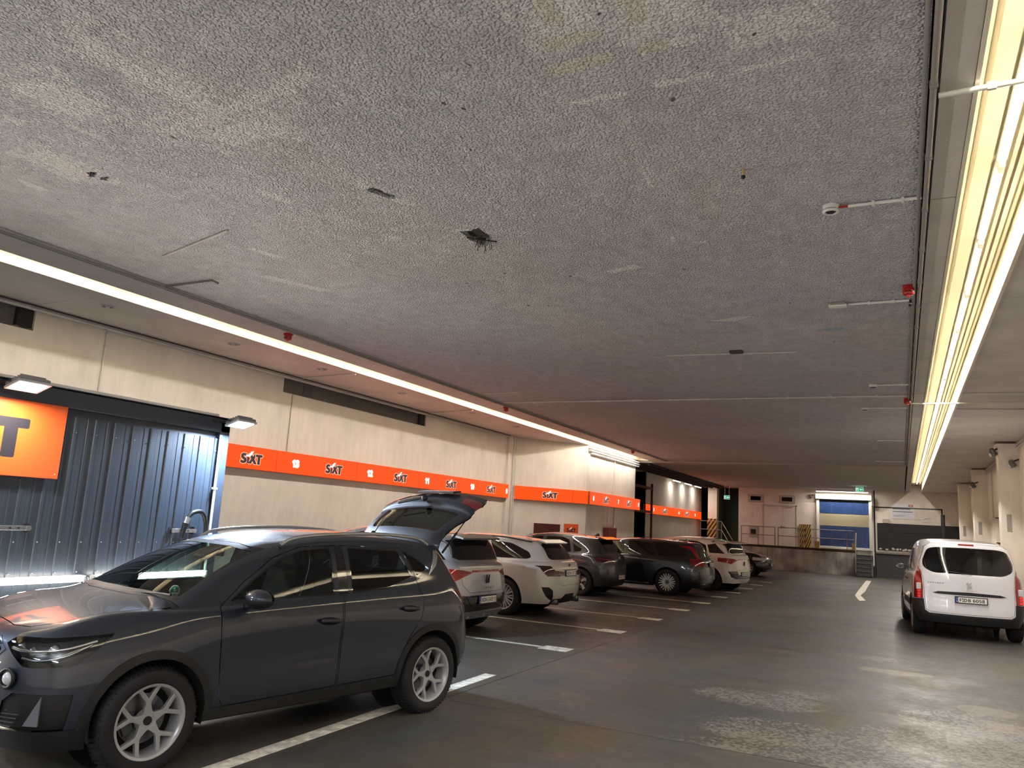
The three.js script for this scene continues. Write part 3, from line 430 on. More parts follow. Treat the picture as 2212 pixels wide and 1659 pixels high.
function clipHalf(poly, ia, ib, a, b, c, keep) { // keep the side a*x + b*y + c >= 0 (keep = 1) or <= 0 (keep = -1)
  const out = [], n = poly.length;
  for (let i = 0; i < n; i++) {
    const p = poly[i], q = poly[(i + 1) % n], dp = keep * (a * p[ia] + b * p[ib] + c), dq = keep * (a * q[ia] + b * q[ib] + c);
    if (dp >= -1e-9) out.push(p);
    if ((dp > 1e-9 && dq < -1e-9) || (dp < -1e-9 && dq > 1e-9)) { const t = dp / (dp - dq); out.push(p.map((v, k) => v + (q[k] - v) * t)); }
  }
  return out.length >= 3 ? out : null;
}
function fan(poly) { const r = []; for (let i = 1; i + 1 < poly.length; i++) r.push([poly[0], poly[i], poly[i + 1]]); return r; }
function split(tris, outline, view, pred) { // [inside, outside] of an outline drawn in a view
  const [ia, ib] = AX[view], v2 = outline.map(p => new THREE.Vector2(p[0], p[1])); if (THREE.ShapeUtils.area(v2) < 0) v2.reverse();
  const convex = THREE.ShapeUtils.triangulateShape(v2, []).map(f => f.map(i => v2[i]));
  const xs = v2.map(p => p.x), ys = v2.map(p => p.y), x0 = Math.min(...xs), x1 = Math.max(...xs), y0 = Math.min(...ys), y1 = Math.max(...ys);
  const inn = [], out = [];
  for (const t of tris) {
    const ta = t.map(p => p[ia]), tb = t.map(p => p[ib]);
    if (Math.max(...ta) < x0 || Math.min(...ta) > x1 || Math.max(...tb) < y0 || Math.min(...tb) > y1 || (pred && !pred(t))) { out.push(t); continue; }
    let rest = [t];
    for (const cv of convex) {
      const next = [];
      for (const piece of rest) {
        let cur = piece; const outs = [];
        for (let i = 0; i < 3 && cur; i++) {
          const p = cv[i], q = cv[(i + 1) % 3], a = -(q.y - p.y), b = q.x - p.x, c = -(a * p.x + b * p.y);
          const o = clipHalf(cur, ia, ib, a, b, c, -1), k = clipHalf(cur, ia, ib, a, b, c, 1);
          if (o && polyArea(o) > 1e-10) outs.push(o); cur = k && polyArea(k) > 1e-10 ? k : null;
        }
        if (cur) { inn.push(...fan(cur)); next.push(...outs); } else next.push(piece);
      }
      rest = next; if (!rest.length) break;
    }
    for (const r of rest) out.push(...fan(r));
  }
  return [inn, out];
}
function polyArea(p) { let s = 0; for (let i = 1; i + 1 < p.length; i++) { const a = p[0], b = p[i], c = p[i + 1], u = [b[0] - a[0], b[1] - a[1], b[2] - a[2]], v = [c[0] - a[0], c[1] - a[1], c[2] - a[2]]; s += Math.hypot(u[1] * v[2] - u[2] * v[1], u[2] * v[0] - u[0] * v[2], u[0] * v[1] - u[1] * v[0]); } return s / 2; }
function inset(outline, d) { // polygon grown (d > 0) or shrunk (d < 0)
  let p = outline.map(q => [q[0], q[1]]); const A = p.reduce((s, a, i) => { const b = p[(i + 1) % p.length]; return s + a[0] * b[1] - b[0] * a[1]; }, 0); if (A < 0) p = p.reverse();
  return p.map((q, i) => { const a = p[(i + p.length - 1) % p.length], b = p[(i + 1) % p.length]; let n1 = [q[1] - a[1], a[0] - q[0]], n2 = [b[1] - q[1], q[0] - b[0]]; const l1 = Math.hypot(...n1) || 1, l2 = Math.hypot(...n2) || 1; n1 = n1.map(v => v / l1); n2 = n2.map(v => v / l2); const k = 1 + n1[0] * n2[0] + n1[1] * n2[1], f = d / Math.max(k, 0.4); return [q[0] + (n1[0] + n2[0]) * f, q[1] + (n1[1] + n2[1]) * f]; });
}
const circle = (x, y, r, n = 40) => Array.from({ length: n }, (_, i) => [x + r * Math.cos(i / n * 2 * Math.PI), y + r * Math.sin(i / n * 2 * Math.PI)]);
function skin(tris, off = 0, mirror = 0) { // triangles -> geometry; mirror -1: other side only, 1: both, 0: as is
  const one = (s) => { const n = tris.length * 3, p = new Float32Array(n * 3), m = new Float32Array(n * 3), uv = new Float32Array(n * 2); let k = 0; for (const t of tris) for (const i of s > 0 ? [0, 1, 2] : [0, 2, 1]) { const v = t[i], l = Math.hypot(v[3], v[4], v[5]) || 1, a = v[3] / l, b = v[4] / l, c = v[5] / l; p.set([v[0] + a * off, v[1] + b * off, s * (v[2] + c * off)], 3 * k); m.set([a, b, s * c], 3 * k); uv.set([v[0], v[1]], 2 * k); k++; } const g = new THREE.BufferGeometry(); g.setAttribute('position', new THREE.BufferAttribute(p, 3)); g.setAttribute('normal', new THREE.BufferAttribute(m, 3)); g.setAttribute('uv', new THREE.BufferAttribute(uv, 2)); return g; };
  return mirror === 1 ? join([one(1), one(-1)]) : one(mirror === -1 ? -1 : 1);
}
function rim3(tris, off0, off1) { // short walls round the open border, for lids that stand proud or panels with thickness
  const key = (v) => v.slice(0, 3).map(c => Math.round(c * 2e4)).join(), edges = new Map();
  for (const t of tris) for (let i = 0; i < 3; i++) { const a = t[i], b = t[(i + 1) % 3], k = key(a) + '|' + key(b), r = key(b) + '|' + key(a); if (edges.has(r)) edges.delete(r); else edges.set(k, [a, b]); }
  const out = []; for (const [a, b] of edges.values()) { if (Math.abs(a[2]) < 1e-5 && Math.abs(b[2]) < 1e-5) continue; const o = (v, d) => [v[0] + v[3] * d, v[1] + v[4] * d, v[2] + v[5] * d]; const A = o(a, off0), B = o(b, off0), C = o(b, off1), D = o(a, off1), u = B.map((c, k) => c - A[k]), w = D.map((c, k) => c - A[k]); let n = [u[1] * w[2] - u[2] * w[1], u[2] * w[0] - u[0] * w[2], u[0] * w[1] - u[1] * w[0]]; const l = Math.hypot(...n) || 1; n = n.map(c => -c / l); const q = [A, B, C, D].map(p => [...p, ...n]); out.push([q[0], q[2], q[1]], [q[0], q[3], q[2]]); }
  return out;
}
// template net: latitudes from the sill to the roof ridge, stations from rear centre round to front centre
function carNet(c) {
  const w = c.w, F = c.wb + c.fo, r = -c.ro, lerp = (a, b, t) => a + (b - a) * t;
  const sx = [0.12, 0.42, 0.8, 1.22, 1.62].map(t => t); // side stations between the wheels as fraction, filled below
  const side = [r + 0.26, r + 0.62, 0.36, c.xB ?? 1.0, lerp(c.xB ?? 1.0, c.xA, 0.55), c.xA, c.wb + 0.02, F - 0.36];
  const rear = (y, x, k = 1, bow = 0.05) => [[r + x, y, 0], [r + x + bow * 0.25, y, 0.45 * w * k], [r + x + bow * 1.3, y, 0.8 * w * k]];
  const front = (y, x, k = 1, bow = 0.1) => [[F - x - bow * 1.5, y, 0.76 * w * k], [F - x - bow * 0.35, y, 0.4 * w * k], [F - x, y, 0]];
  const row = (yr, ys, yf, xr, xf, kz, kr, kf, bowR, bowF) => [...rear(yr, xr, kr, bowR), ...side.map((x, i) => [i === 0 ? x + xr * 0.6 : i === 7 ? x - xf * 0.5 : x, ys[i], w * kz[i]]), ...front(yf, xf, kf, bowF)];
  const q = (a) => a, L8 = (a, b) => Array.from({ length: 8 }, (_, i) => lerp(a, b, i / 7));
  const y = c.y, rows = [];
  const tuck = c.tuck ?? [0.9, 0.95, 0.97, 0.97, 0.97, 0.97, 0.95, 0.9];
  rows.push(row(y.b0r, L8(y.b0r, y.b0f).map((v, i) => i > 1 && i < 6 ? y.sill : v), y.b0f, c.xr[0], c.xf[0], tuck.map(v => v - 0.03), 0.95, 0.95, c.bowR, c.bowF));
  rows.push(row(y.b1r, L8(y.b1r, y.b1f).map((v, i) => i > 1 && i < 6 ? y.sill + 0.13 : v), y.b1f, c.xr[1], c.xf[1], c.kz1 ?? [0.955, 0.985, 0.985, 0.98, 0.98, 0.985, 0.99, 0.935], 1, 1, c.bowR, c.bowF));
  rows.push(row(y.b2r, L8(y.b2r, y.b2f), y.b2f, c.xr[2], c.xf[2], c.kz2 ?? [0.955, 1.0, 0.99, 0.975, 0.975, 0.985, 1.0, 0.93], 1, 1, c.bowR, c.bowF));
  rows.push(row(y.b3r, L8(y.b3r, y.b3f), y.b3f, c.xr[3], c.xf[3], c.kz3 ?? [0.93, 0.985, 0.985, 0.98, 0.98, 0.98, 0.975, 0.89], 0.97, 0.95, c.bowR, c.bowF));
  // shoulder / hood edge
  const sh = c.sh, kz4 = c.kz4 ?? [0.9, 0.955, 0.955, 0.95, 0.95, 0.945, 0.9, 0.8];
  const shoulder = [...rear(sh[0], c.xr[4], 0.92, c.bowR), ...side.map((x, i) => [i === 0 ? x + c.xr[4] * 0.8 : i === 7 ? x - c.xf[4] * 0.35 : x, lerp(sh[0], sh[1], i / 7) + (sh[3] ?? 0) * Math.sin(i / 7 * Math.PI), w * kz4[i]]), ...front(sh[2], c.xf[4], 0.84, c.bowF)];
  rows.push(shoulder);
  // glass base / cowl
  const wg = c.wg, gb = c.gb, cowl = (t) => [lerp(c.xA + 0.02, c.xC, 1 - (1 - t) ** 2), lerp(gb[1], c.yC, t), wg * Math.cos(t * Math.PI / 2) ** 0.8];
  const base = [[c.xG, gb[0] + 0.0, 0], [c.xG + 0.02, gb[0], wg * 0.45], [c.xG + 0.07, gb[0], wg * 0.82], ...side.slice(0, 6).map((x, i) => [i === 0 ? c.xG + 0.2 : i === 5 ? c.xA : i === 1 ? Math.max(x, c.xG + 0.36) : x, lerp(gb[2] ?? gb[0], gb[1], i / 5), wg * [0.955, 0.985, 1, 1, 0.995, 0.965][i]]), ...[0.2, 0.4, 0.62, 0.82, 1].map(cowl)];
  base[base.length - 1][2] = 0;
  // hood mid latitude between shoulder and base
  const hood = shoulder.map((p, i) => { const b = base[i], t = i < 8 ? 0.6 : 0.5, up = i < 8 ? 0.004 : (c.hoodUp ?? 0.05) * (i < 9 ? 0 : i < 10 ? 0.2 : i < 11 ? 0.65 : 1); return [lerp(p[0], b[0], t), lerp(p[1], b[1], t) + up, lerp(p[2], b[2], t)]; });
  if (c.hoodX) for (let i = 10; i < 14; i++) hood[i][0] += c.hoodX;
  rows.push(hood, base);
  // roof edge
  const wr = c.wr, ro = c.roof; // roof: [xTail, yTail, xMid, yMid, xScreen, yScreen]
  const top = [[ro[0], ro[1] + 0.01, 0], [ro[0] + 0.01, ro[1] + 0.005, wr * 0.45], [ro[0] + 0.03, ro[1] - 0.01, wr * 0.84]];
  const tx = [ro[0] + 0.14, lerp(ro[0], ro[2], 0.45), ro[2] - 0.1, lerp(ro[2], ro[4], 0.4), lerp(ro[2], ro[4], 0.75), ro[4] - 0.17];
  const ty = (x) => { const t = x < ro[2] ? (x - ro[2]) / (ro[0] - ro[2]) : (x - ro[2]) / (ro[4] - ro[2]); return ro[3] + ((x < ro[2] ? ro[1] : ro[5]) - ro[3]) * t * t; };
  tx.forEach((x, i) => top.push([x, ty(x) - (c.cant ?? 0.055), wr * [0.95, 0.985, 1, 1, 0.985, 0.94][i]]));
  [0.25, 0.45, 0.65, 0.83, 1].forEach((t) => top.push([lerp(ro[4] - 0.13, ro[4], Math.sin(t * 1.57)), lerp(ty(ro[4]) - (c.cant ?? 0.055), ro[5], Math.sin(t * 1.57)), wr * 0.93 * Math.cos(t * Math.PI / 2) ** 0.8])); top[top.length - 1][2] = 0;
  const mid = base.map((p, i) => { const b = top[i], side_ = Math.min(1, p[2] / wg); return [lerp(p[0], b[0], 0.5) + (i < 3 ? -(c.bulgeR ?? 0.03) : i > 8 ? (c.bulgeF ?? 0.05) : 0), lerp(p[1], b[1], 0.5) + (i > 8 ? 0.015 : 0), lerp(p[2], b[2], 0.5) + 0.022 * side_]; });
  rows.push(mid, top);
  const crown = top.map((p) => [lerp(p[0], lerp(ro[0], ro[4], 0.5), 0.14), lerp(p[1], ty(p[0]), 0.75), p[2] * 0.72]);
  const ridge = top.map((p) => { const x = lerp(p[0], lerp(ro[0], ro[4], 0.5), 0.3); return [x, ty(x) + 0.005, 0]; });
  rows.push(crown, ridge);
  return rows;
}
// ---- materials shared by the cars
const glassDark = phys(0x0a0c0d, 0.04, { clearcoat: 0.3 }), gapMat = std(0x050505, 0.9), trimBlack = std(0x1a1b1c, 0.55), glossBlack = phys(0x08090a, 0.08, { clearcoat: 1 }), rubber = std(0x17171a, 0.75), linerMat = std(0x0b0b0c, 0.95), lampRed = phys(0x8c0a12, 0.08, { clearcoat: 1 }), lampDeep = phys(0x3a0508, 0.08, { clearcoat: 1 }), lampClear = phys(0xc9cdd0, 0.08, { clearcoat: 1 }), chrome = std(0xd8dadc, 0.12, 1), rimSilver = std(0xb4b6b8, 0.32, 0.5), rimDark = std(0x2a2b2d, 0.35, 0.7), discMat = std(0x77797b, 0.35, 0.9);
const paintOf = (c, metal = 0, rough = 0.3) => phys(c, rough, { metalness: metal, clearcoat: 1, clearcoatRoughness: 0.03 });
function wheel(car, x, side, r, z, spec) { // side: -1 left, 1 right
  const g = new THREE.Group(); g.name = 'wheel'; g.position.set(x, r, side * z); if (side < 0) g.rotation.y = Math.PI; car.add(g); // local +z outward
  const rr = spec.rim, w = spec.width ?? 0.21, hw = w / 2;
  const tp = [[rr, -hw], [rr + 0.012, -hw - 0.002], [(rr + r) / 2, -hw - 0.008], [r - 0.022, -hw + 0.004], [r - 0.004, -hw + 0.026], [r, -hw * 0.4], [r, hw * 0.4], [r - 0.004, hw - 0.026], [r - 0.022, hw - 0.004], [(rr + r) / 2, hw + 0.008], [rr + 0.012, hw + 0.002], [rr, hw - 0.004], [rr - 0.012, hw - 0.02]];
  mesh('tyre', place(new THREE.LatheGeometry(tp.map(p => new THREE.Vector2(p[0], p[1])), 56), [0, 0, 0], Math.PI / 2), rubber, g);
  if (spec.detail) { const b = []; for (let k = 0; k < 60; k++) { const a = k / 60 * 6.283; for (const s of [-1, 1]) { const q = new THREE.BoxGeometry(0.006, 0.02, hw * 0.8); q.rotateX(s * 0.3); q.translate(0, r - 0.004, s * hw * 0.52); q.rotateZ(a + (s > 0 ? 0.05 : 0)); b.push(q); } } mesh('tread', b, rubber, g); }
  mesh('rim_barrel', place(new THREE.LatheGeometry([[rr - 0.01, -hw], [rr - 0.03, -hw * 0.4], [rr - 0.028, hw * 0.5], [rr - 0.012, hw - 0.012], [rr + 0.004, hw - 0.002], [rr + 0.002, hw + 0.004], [rr - 0.014, hw - 0.004]].map(p => new THREE.Vector2(...p)), 48), [0, 0, 0], Math.PI / 2), spec.mat ?? rimSilver, g);
  mesh('brake_disc', cyl([0, 0, -0.03], [0, 0, -0.015], rr * 0.68, rr * 0.68, 32), discMat, g); mesh('hub_back', cyl([0, 0, -hw], [0, 0, -0.02], rr * 0.9, rr * 0.9, 24), linerMat, g);
  if (spec.detail) mesh('caliper', place(prism([[-0.12, 0.06], [-0.15, 0.0], [-0.11, -0.09], [-0.06, -0.06], [-0.075, 0.0], [-0.06, 0.05]].map(p => [p[0] * 1.05, p[1]]), 0.05), [0, 0, -0.04]), std(0x55585a, 0.5, 0.6), g);
  const z0 = hw - 0.052, dome = spec.dome ?? 0.02, arms = spec.arms, n = spec.n;
  for (let k = 0; k < n; k++) for (const a of arms) { // each arm an outline in polar-ish (radius, offset)
    const q = prism(a.pts.map(p => [p[1] * 1, p[0] * (rr - 0.012)]), 0.024, 0.004); q.rotateZ(k / n * 2 * Math.PI + (spec.turn ?? 0)); q.translate(0, 0, z0); const pos = q.attributes.position; for (let i = 0; i < pos.count; i++) { const d = Math.hypot(pos.getX(i), pos.getY(i)) / rr; pos.setZ(i, pos.getZ(i) - dome * (1 - d) * 0.8 + (a.lift ?? 0)); } q.computeVertexNormals(); mesh('spoke', q, a.mat ?? spec.mat ?? rimSilver, g);
  }
  mesh('hub', cyl([0, 0, z0 - dome - 0.01], [0, 0, z0 + 0.022 - dome * 0.6], 0.068, 0.06, 24), spec.hubMat ?? spec.mat ?? rimSilver, g);
  for (let k = 0; k < 5; k++) { const a = k / 5 * 6.283 + (spec.turn ?? 0) + 0.63; mesh('wheel_bolt', cyl([0.05 * Math.cos(a), 0.05 * Math.sin(a), z0], [0.05 * Math.cos(a), 0.05 * Math.sin(a), z0 + 0.02 - dome * 0.5], 0.0095, 0.0095, 8), blackPlastic, g); }
  mesh('hub_cap', cyl([0, 0, z0], [0, 0, z0 + 0.026 - dome * 0.6], 0.03, 0.028, 20), blackPlastic, g);
  return g;
}
const nSide = (t) => t.some(p => Math.abs(p[5]) > 0.28), nRear = (t) => (t[0][3] + t[1][3] + t[2][3]) < -0.45, nFront = (t) => (t[0][3] + t[1][3] + t[2][3]) > 0.3;
function evenNormals(tris) { // pressed glass: normals fitted as a smooth sheet over (x, y)
  if (!tris.length) return tris; const M = [[0, 0, 0], [0, 0, 0], [0, 0, 0]], R = [[0, 0, 0], [0, 0, 0]];
  for (const t of tris) { const A = polyArea(t); for (const v of t) { const b = [1, v[0], v[1]]; for (let i = 0; i < 3; i++) { for (let j = 0; j < 3; j++) M[i][j] += A * b[i] * b[j]; R[0][i] += A * b[i] * v[3]; R[1][i] += A * b[i] * v[4]; } } }
  const inv = new THREE.Matrix3().set(...M.flat()).invert(), c = R.map(r => new THREE.Vector3(...r).applyMatrix3(inv));
  return tris.map(t => t.map(v => { const nx = c[0].x + c[0].y * v[0] + c[0].z * v[1], ny = c[1].x + c[1].y * v[0] + c[1].z * v[1]; return [v[0], v[1], v[2], nx, ny, Math.sqrt(Math.max(0.05, 1 - nx * nx - ny * ny))]; }));
}
class Car {
  constructor(name, label, pos, turn, net, paint, group) { this.g = thing(name, label, 'car', pos, turn, group); this.body = splineGrid(net, 5, 6); this.paint = paint; }
  take(outline, view, pred) { const [i, o] = split(this.body, outline, view, pred); this.body = o; return i; }
  // one part over both sides, or one for each side
  part(name, tris, mat, { each = false, off = 0, wall = 0, parent } = {}) {
    if (!tris.length) return []; const P = parent || this.g, r = []; const all = wall ? null : tris;
    const make = (m) => { const gs = [skin(tris, off, m)]; if (wall) gs.push(skin(rim3(tris, off, off - wall), 0, m)); return mesh(name, gs, mat, P); };
    if (each) { r.push(make(0)); r.push(make(-1)); } else r.push(make(1)); return r;
  }
  window(name, outline, view, pred, { glass = glassDark, seal = 0.012, each = view === 'side', sealMat = glossBlack, off = -0.004 } = {}) {
    if (seal) { const ring = this.take(outline, view, pred); const [g, s] = split(ring, inset(outline, -seal), view); this.part('window_seal', s, sealMat, { each, off: -0.001 }); this.part(name, view === 'side' ? evenNormals(g) : g, glass, { each, off }); }
    else this.part(name, this.take(outline, view, pred), glass, { each, off });
  }
  panel(name, outline, view, pred, { gap = 0.006, each = view === 'side', mat } = {}) { // a panel with a dark shut line
    const all = this.take(outline, view, pred), [p, ring] = split(all, inset(outline, -gap), view); this.part('shut_line', ring, gapMat, { each, off: -0.008 }); this.part(name, p, mat || this.paint, { each }); return p;
  }
  inlay(name, outline, view, pred, mat, o = {}) { const t = this.take(outline, view, pred); return this.part(name, t, mat, { each: view === 'side', ...o }); }
  arch(x, y, R, trim, trimMat) {
    const pr = (t) => Math.abs(t[0][2]) > 0.45 && nSide(t); const hole = this.take(circle(x, y, R), 'side', pr);
    if (trim) { const t = this.take(circle(x, y, R + trim), 'side', pr); this.part('arch_trim', t, trimMat, { each: true, off: 0.008, wall: 0.03 }); }
    const w = this.halfWidth; for (const s of [-1, 1]) { const g = new THREE.CylinderGeometry(R + 0.004, R + 0.004, w * 0.42, 40, 1, true, Math.PI - 1.8, 3.6); g.rotateX(Math.PI / 2); g.translate(x, y, s * w * 0.76); mesh('wheel_arch', [g, place(new THREE.CircleGeometry(R + 0.004, 32), [x, y, s * w * 0.55])], linerMat, this.g); }
  }
  finish(floorY = 0.24) { this.part('body_shell', this.body, this.paint, {}); const c = this.c; const w = this.halfWidth * 0.86; mesh('underbody', bx(-c.ro + 0.2, c.wb + c.fo - 0.3, floorY, floorY + 0.05, -w * 0.62, w * 0.62), linerMat, this.g); mesh('underbody', bx(0.42, c.wb - 0.42, floorY, floorY + 0.05, -w, w), linerMat, this.g); }
}
function plateTex(text, eu = true) { return canvasTex(416, 88, (g, w, h) => { g.fillStyle = '#f4f2ea'; g.fillRect(0, 0, w, h); g.strokeStyle = '#151515'; g.lineWidth = 6; g.strokeRect(3, 3, w - 6, h - 6); if (eu) { g.fillStyle = '#1b4fa8'; g.fillRect(5, 5, 34, h - 10); g.fillStyle = '#ffffff'; g.font = 'bold 22px sans-serif'; g.fillText('D', 14, 74); g.fillStyle = '#ffd400'; for (let k = 0; k < 10; k++) g.fillRect(20 + 10 * Math.cos(k * 0.628), 28 + 10 * Math.sin(k * 0.628), 3, 3); } g.fillStyle = '#141414'; g.font = 'bold 66px sans-serif'; const x0 = 50, mw = w - 62, tw = g.measureText(text).width; g.save(); g.translate(x0, 69); g.scale(Math.min(1.1, mw / tw), 1); g.fillText(text, 0, 0); g.restore(); const i = text.indexOf(' '); if (i > 0 && i < 3) { const x = x0 + g.measureText(text.slice(0, i)).width * Math.min(1.1, mw / tw) + 10; g.fillStyle = '#2b2b2b'; g.beginPath(); g.arc(x, 30, 10, 0, 7); g.arc(x, 60, 10, 0, 7); g.fill(); } }); }
function plate(car, text, pos, tilt, faceFront = false) { // tilt: leaning angle; faces -x (rear) or +x
  const g = new THREE.Group(); g.name = 'number_plate'; g.position.set(...pos); g.rotation.order = 'YXZ'; g.rotation.y = faceFront ? Math.PI / 2 : -Math.PI / 2; g.rotation.x = -tilt; car.add(g);
  mesh('plate_frame', bx(-0.266, 0.266, -0.061, 0.061, -0.012, 0.004, 0.003), blackPlastic, g); const f = new THREE.PlaneGeometry(0.515, 0.108); f.translate(0, 0, 0.0048); mesh('plate_print', f, std(0xffffff, 0.4, 0, { map: plateTex(text) }), g); return g;
}
// ------------------------------------------------------------------ the dark grey crossover with its tailgate up
const heroSpec = {
  wb: 2.566, ro: 0.73, fo: 0.84, w: 0.885, xB: 1.06, xA: 2.24, xC: 2.54, yC: 1.05, xG: -0.56, wg: 0.785, wr: 0.6, bowR: 0.07, bowF: 0.085, hoodUp: 0.02, hoodX: 0.02, cant: 0.05,
  y: { b0r: 0.3, b0f: 0.21, sill: 0.27, b1r: 0.46, b1f: 0.38, b2r: 0.7, b2f: 0.6, b3r: 0.9, b3f: 0.8 },
  sh: [1.02, 0.965, 0.905, -0.012], gb: [1.07, 1.015, 1.16], roof: [-0.3, 1.475, 0.7, 1.535, 1.66, 1.46],
  xr: [0.07, 0.0, 0.02, 0.05, 0.085], xf: [0.1, 0.01, 0.0, 0.03, 0.13],
  kz3: [0.94, 0.995, 0.992, 0.985, 0.985, 0.985, 0.985, 0.9], kz2: [0.955, 1.0, 0.983, 0.962, 0.962, 0.978, 1.0, 0.935], kz1: [0.955, 0.985, 0.992, 0.992, 0.99, 0.988, 0.99, 0.935],
};
const heroPaint = phys(0x111c2d, 0.5, { metalness: 0.1, clearcoat: 1, clearcoatRoughness: 0.03 });
const HERO_TURN = Math.atan2(-0.979, -0.203);
const hero = new Car('crossover_car', 'dark grey crossover with raised tailgate, nearest to the camera', [-4.653, 0, -6.4], HERO_TURN, carNet(heroSpec), heroPaint);
hero.c = heroSpec; hero.halfWidth = heroSpec.w;
const both = (car, a, b, pred) => { const t = car.take(a, 'side', pred), [i, o] = split(t, b, 'end'); car.body.push(...o); return i; };
{
  const G = hero.g, c = heroSpec, wx = c.wb, r = 0.328, pSide = (t) => t[0][2] > 0.3 && nSide(t);
  const glassClear = phys(0xb4c6bf, 0.015, { transmission: 1, thickness: 0, ior: 1.5 }), glassTint = phys(0x2a3331, 0.015, { transmission: 1, thickness: 0, ior: 1.5 });
  hero.arch(0, r + 0.01, 0.372, 0.055, trimBlack); hero.arch(wx, r + 0.01, 0.372, 0.055, trimBlack);
  // glass
  hero.window('windscreen', [[-0.1, 1.075], [0.4, 1.07], [0.62, 1.058], [0.7, 1.05], [0.555, 1.395], [0.3, 1.425], [-0.1, 1.43]], 'end', (t) => (t[0][0] + t[1][0] + t[2][0]) / 3 > 1.55 && (t[0][0] + t[1][0] + t[2][0]) / 3 < 2.56 && t[0][1] > 1.02, { glass: glassClear, each: false, seal: 0.022, sealMat: trimBlack });
  hero.window('side_window', roundPoly([[2.03, 1.035], [1.81, 1.19], [1.56, 1.335], [1.36, 1.4], [1.07, 1.418], [1.1, 1.045]], 0.025), 'side', pSide, { glass: glassClear });
  hero.window('rear_side_window', roundPoly([[0.92, 1.052], [0.9, 1.42], [0.32, 1.405], [0.2, 1.165], [0.5, 1.085]], 0.025), 'side', pSide, { glass: glassTint });
  hero.window('quarter_window', roundPoly([[0.15, 1.165], [0.26, 1.39], [0.12, 1.34], [-0.04, 1.235]], 0.02), 'side', pSide, { glass: glassTint });
  hero.inlay('pillar_cover', [[0.99, 1.05], [1.06, 1.042], [1.03, 1.42], [0.94, 1.425], [0.96, 1.05]], 'side', pSide, glossBlack);
  hero.inlay('pillar_badge', [[-0.06, 1.235], [0.0, 1.17], [-0.14, 1.26], [-0.27, 1.385], [-0.19, 1.39]], 'side', (t) => t[0][2] > 0.3, std(0xc9ccce, 0.25, 0.8), { off: 0.002 });
  // tailgate, taken off the closed body and swung up about its hinge
  const HX = -0.27, HY = 1.478, gate = new THREE.Group(); gate.name = 'tailgate'; gate.position.set(HX, HY, 0); gate.rotation.z = -1.66; G.add(gate);
  const back = (t) => (t[0][0] + t[1][0] + t[2][0]) / 3 < -0.2 && t.some(p => p[3] < -0.02 || p[0] < -0.34);
  let gt = hero.take([[-0.05, 0.74], [0.6, 0.74], [0.665, 0.9], [0.655, 1.03], [0.6, 1.2], [0.545, 1.49], [-0.05, 1.53]], 'end', back);
  const sub = (name, outline, mat, o = {}) => { const [i, out] = split(gt, outline, 'end'); gt = out; for (const m of hero.part(name, i, mat, { parent: gate, ...o })) m.geometry.translate(-HX, -HY, 0); return i; };
  sub('tailgate_window', roundPoly([[-0.3, 1.06], [0.53, 1.085], [0.47, 1.375], [-0.3, 1.39]], 0.05), glassTint, { off: -0.003 });
  sub('tail_lamp', [[0.4, 0.86], [0.7, 0.87], [0.7, 1.0], [0.46, 0.985]], lampRed, { off: 0.004, wall: 0.02, each: true });
  sub('plate_recess', [[-0.1, 0.78], [0.27, 0.78], [0.29, 0.9], [-0.1, 0.9]], trimBlack, { off: -0.012 });
  for (const m of hero.part('tailgate_skin', gt, heroPaint, { parent: gate, wall: 0.02 })) m.geometry.translate(-HX, -HY, 0);
  { const inn = gt.filter(() => true); for (const m of hero.part('tailgate_lining', inn, trimBlack, { parent: gate, off: -0.035 })) m.geometry.translate(-HX, -HY, 0); }
  const pl = plate(gate, 'M HU 7718', [-0.722 - HX, 0.835 - HY, 0], 0.05); pl.name = 'number_plate';
  { const w = new THREE.Group(); mesh('wiper', [place(new THREE.SphereGeometry(0.035, 12, 8), [-0.655 - HX, 1.06 - HY, 0]), cyl([-0.665 - HX, 1.06 - HY, 0], [-0.6 - HX, 1.15 - HY, 0.3], 0.01)], blackPlastic, gate); }
  for (const s of [-1, 1]) { // gas struts between body and raised gate
    const a = [-0.36, 1.37, s * 0.58], b = [-0.72, 1.76, s * 0.6]; mesh('gas_strut', [cyl(a, [-0.54, 1.565, s * 0.59], 0.011), cyl([-0.54, 1.565, s * 0.59], b, 0.006)], blackPlastic, G);
  }
  // side panels
  hero.panel('front_door', roundPoly([[2.125, 1.0], [2.13, 0.86], [2.1, 0.42], [2.06, 0.345], [1.075, 0.36], [1.06, 0.56], [1.045, 0.97], [1.0, 1.05], [0.985, 1.432], [1.35, 1.42], [1.62, 1.335], [1.9, 1.165], [2.09, 1.02]], 0.02, 2), 'side', pSide);
  hero.panel('rear_door', roundPoly([[1.065, 0.36], [1.05, 0.56], [1.035, 0.97], [0.985, 1.05], [0.975, 1.434], [0.27, 1.418], [0.17, 1.18], [0.125, 0.98], [0.16, 0.83], [0.3, 0.66], [0.42, 0.46], [0.43, 0.37]], 0.02, 2), 'side', pSide);
  hero.inlay('sill_cladding', [[0.3, 0.1], [2.3, 0.1], [2.2, 0.345], [0.4, 0.36]], 'side', pSide, trimBlack, { off: 0.006, wall: 0.02 });
  hero.panel('fuel_flap', roundPoly([[0.02, 0.92], [-0.14, 0.92], [-0.14, 1.05], [0.02, 1.05]], 0.03), 'side', (t) => pSide(t) && t[0][2] > 99);
  // tail lamps on the body corner
  hero.part('tail_lamp', both(hero, [[-0.34, 1.03], [-0.42, 0.99], [-0.58, 0.83], [-0.9, 0.85], [-0.9, 1.02]], [[0.66, 0.8], [0.95, 0.8], [0.95, 1.06], [0.66, 1.06]], (t) => t[0][0] < -0.2), lampRed, { each: true, off: 0.004, wall: 0.02 });
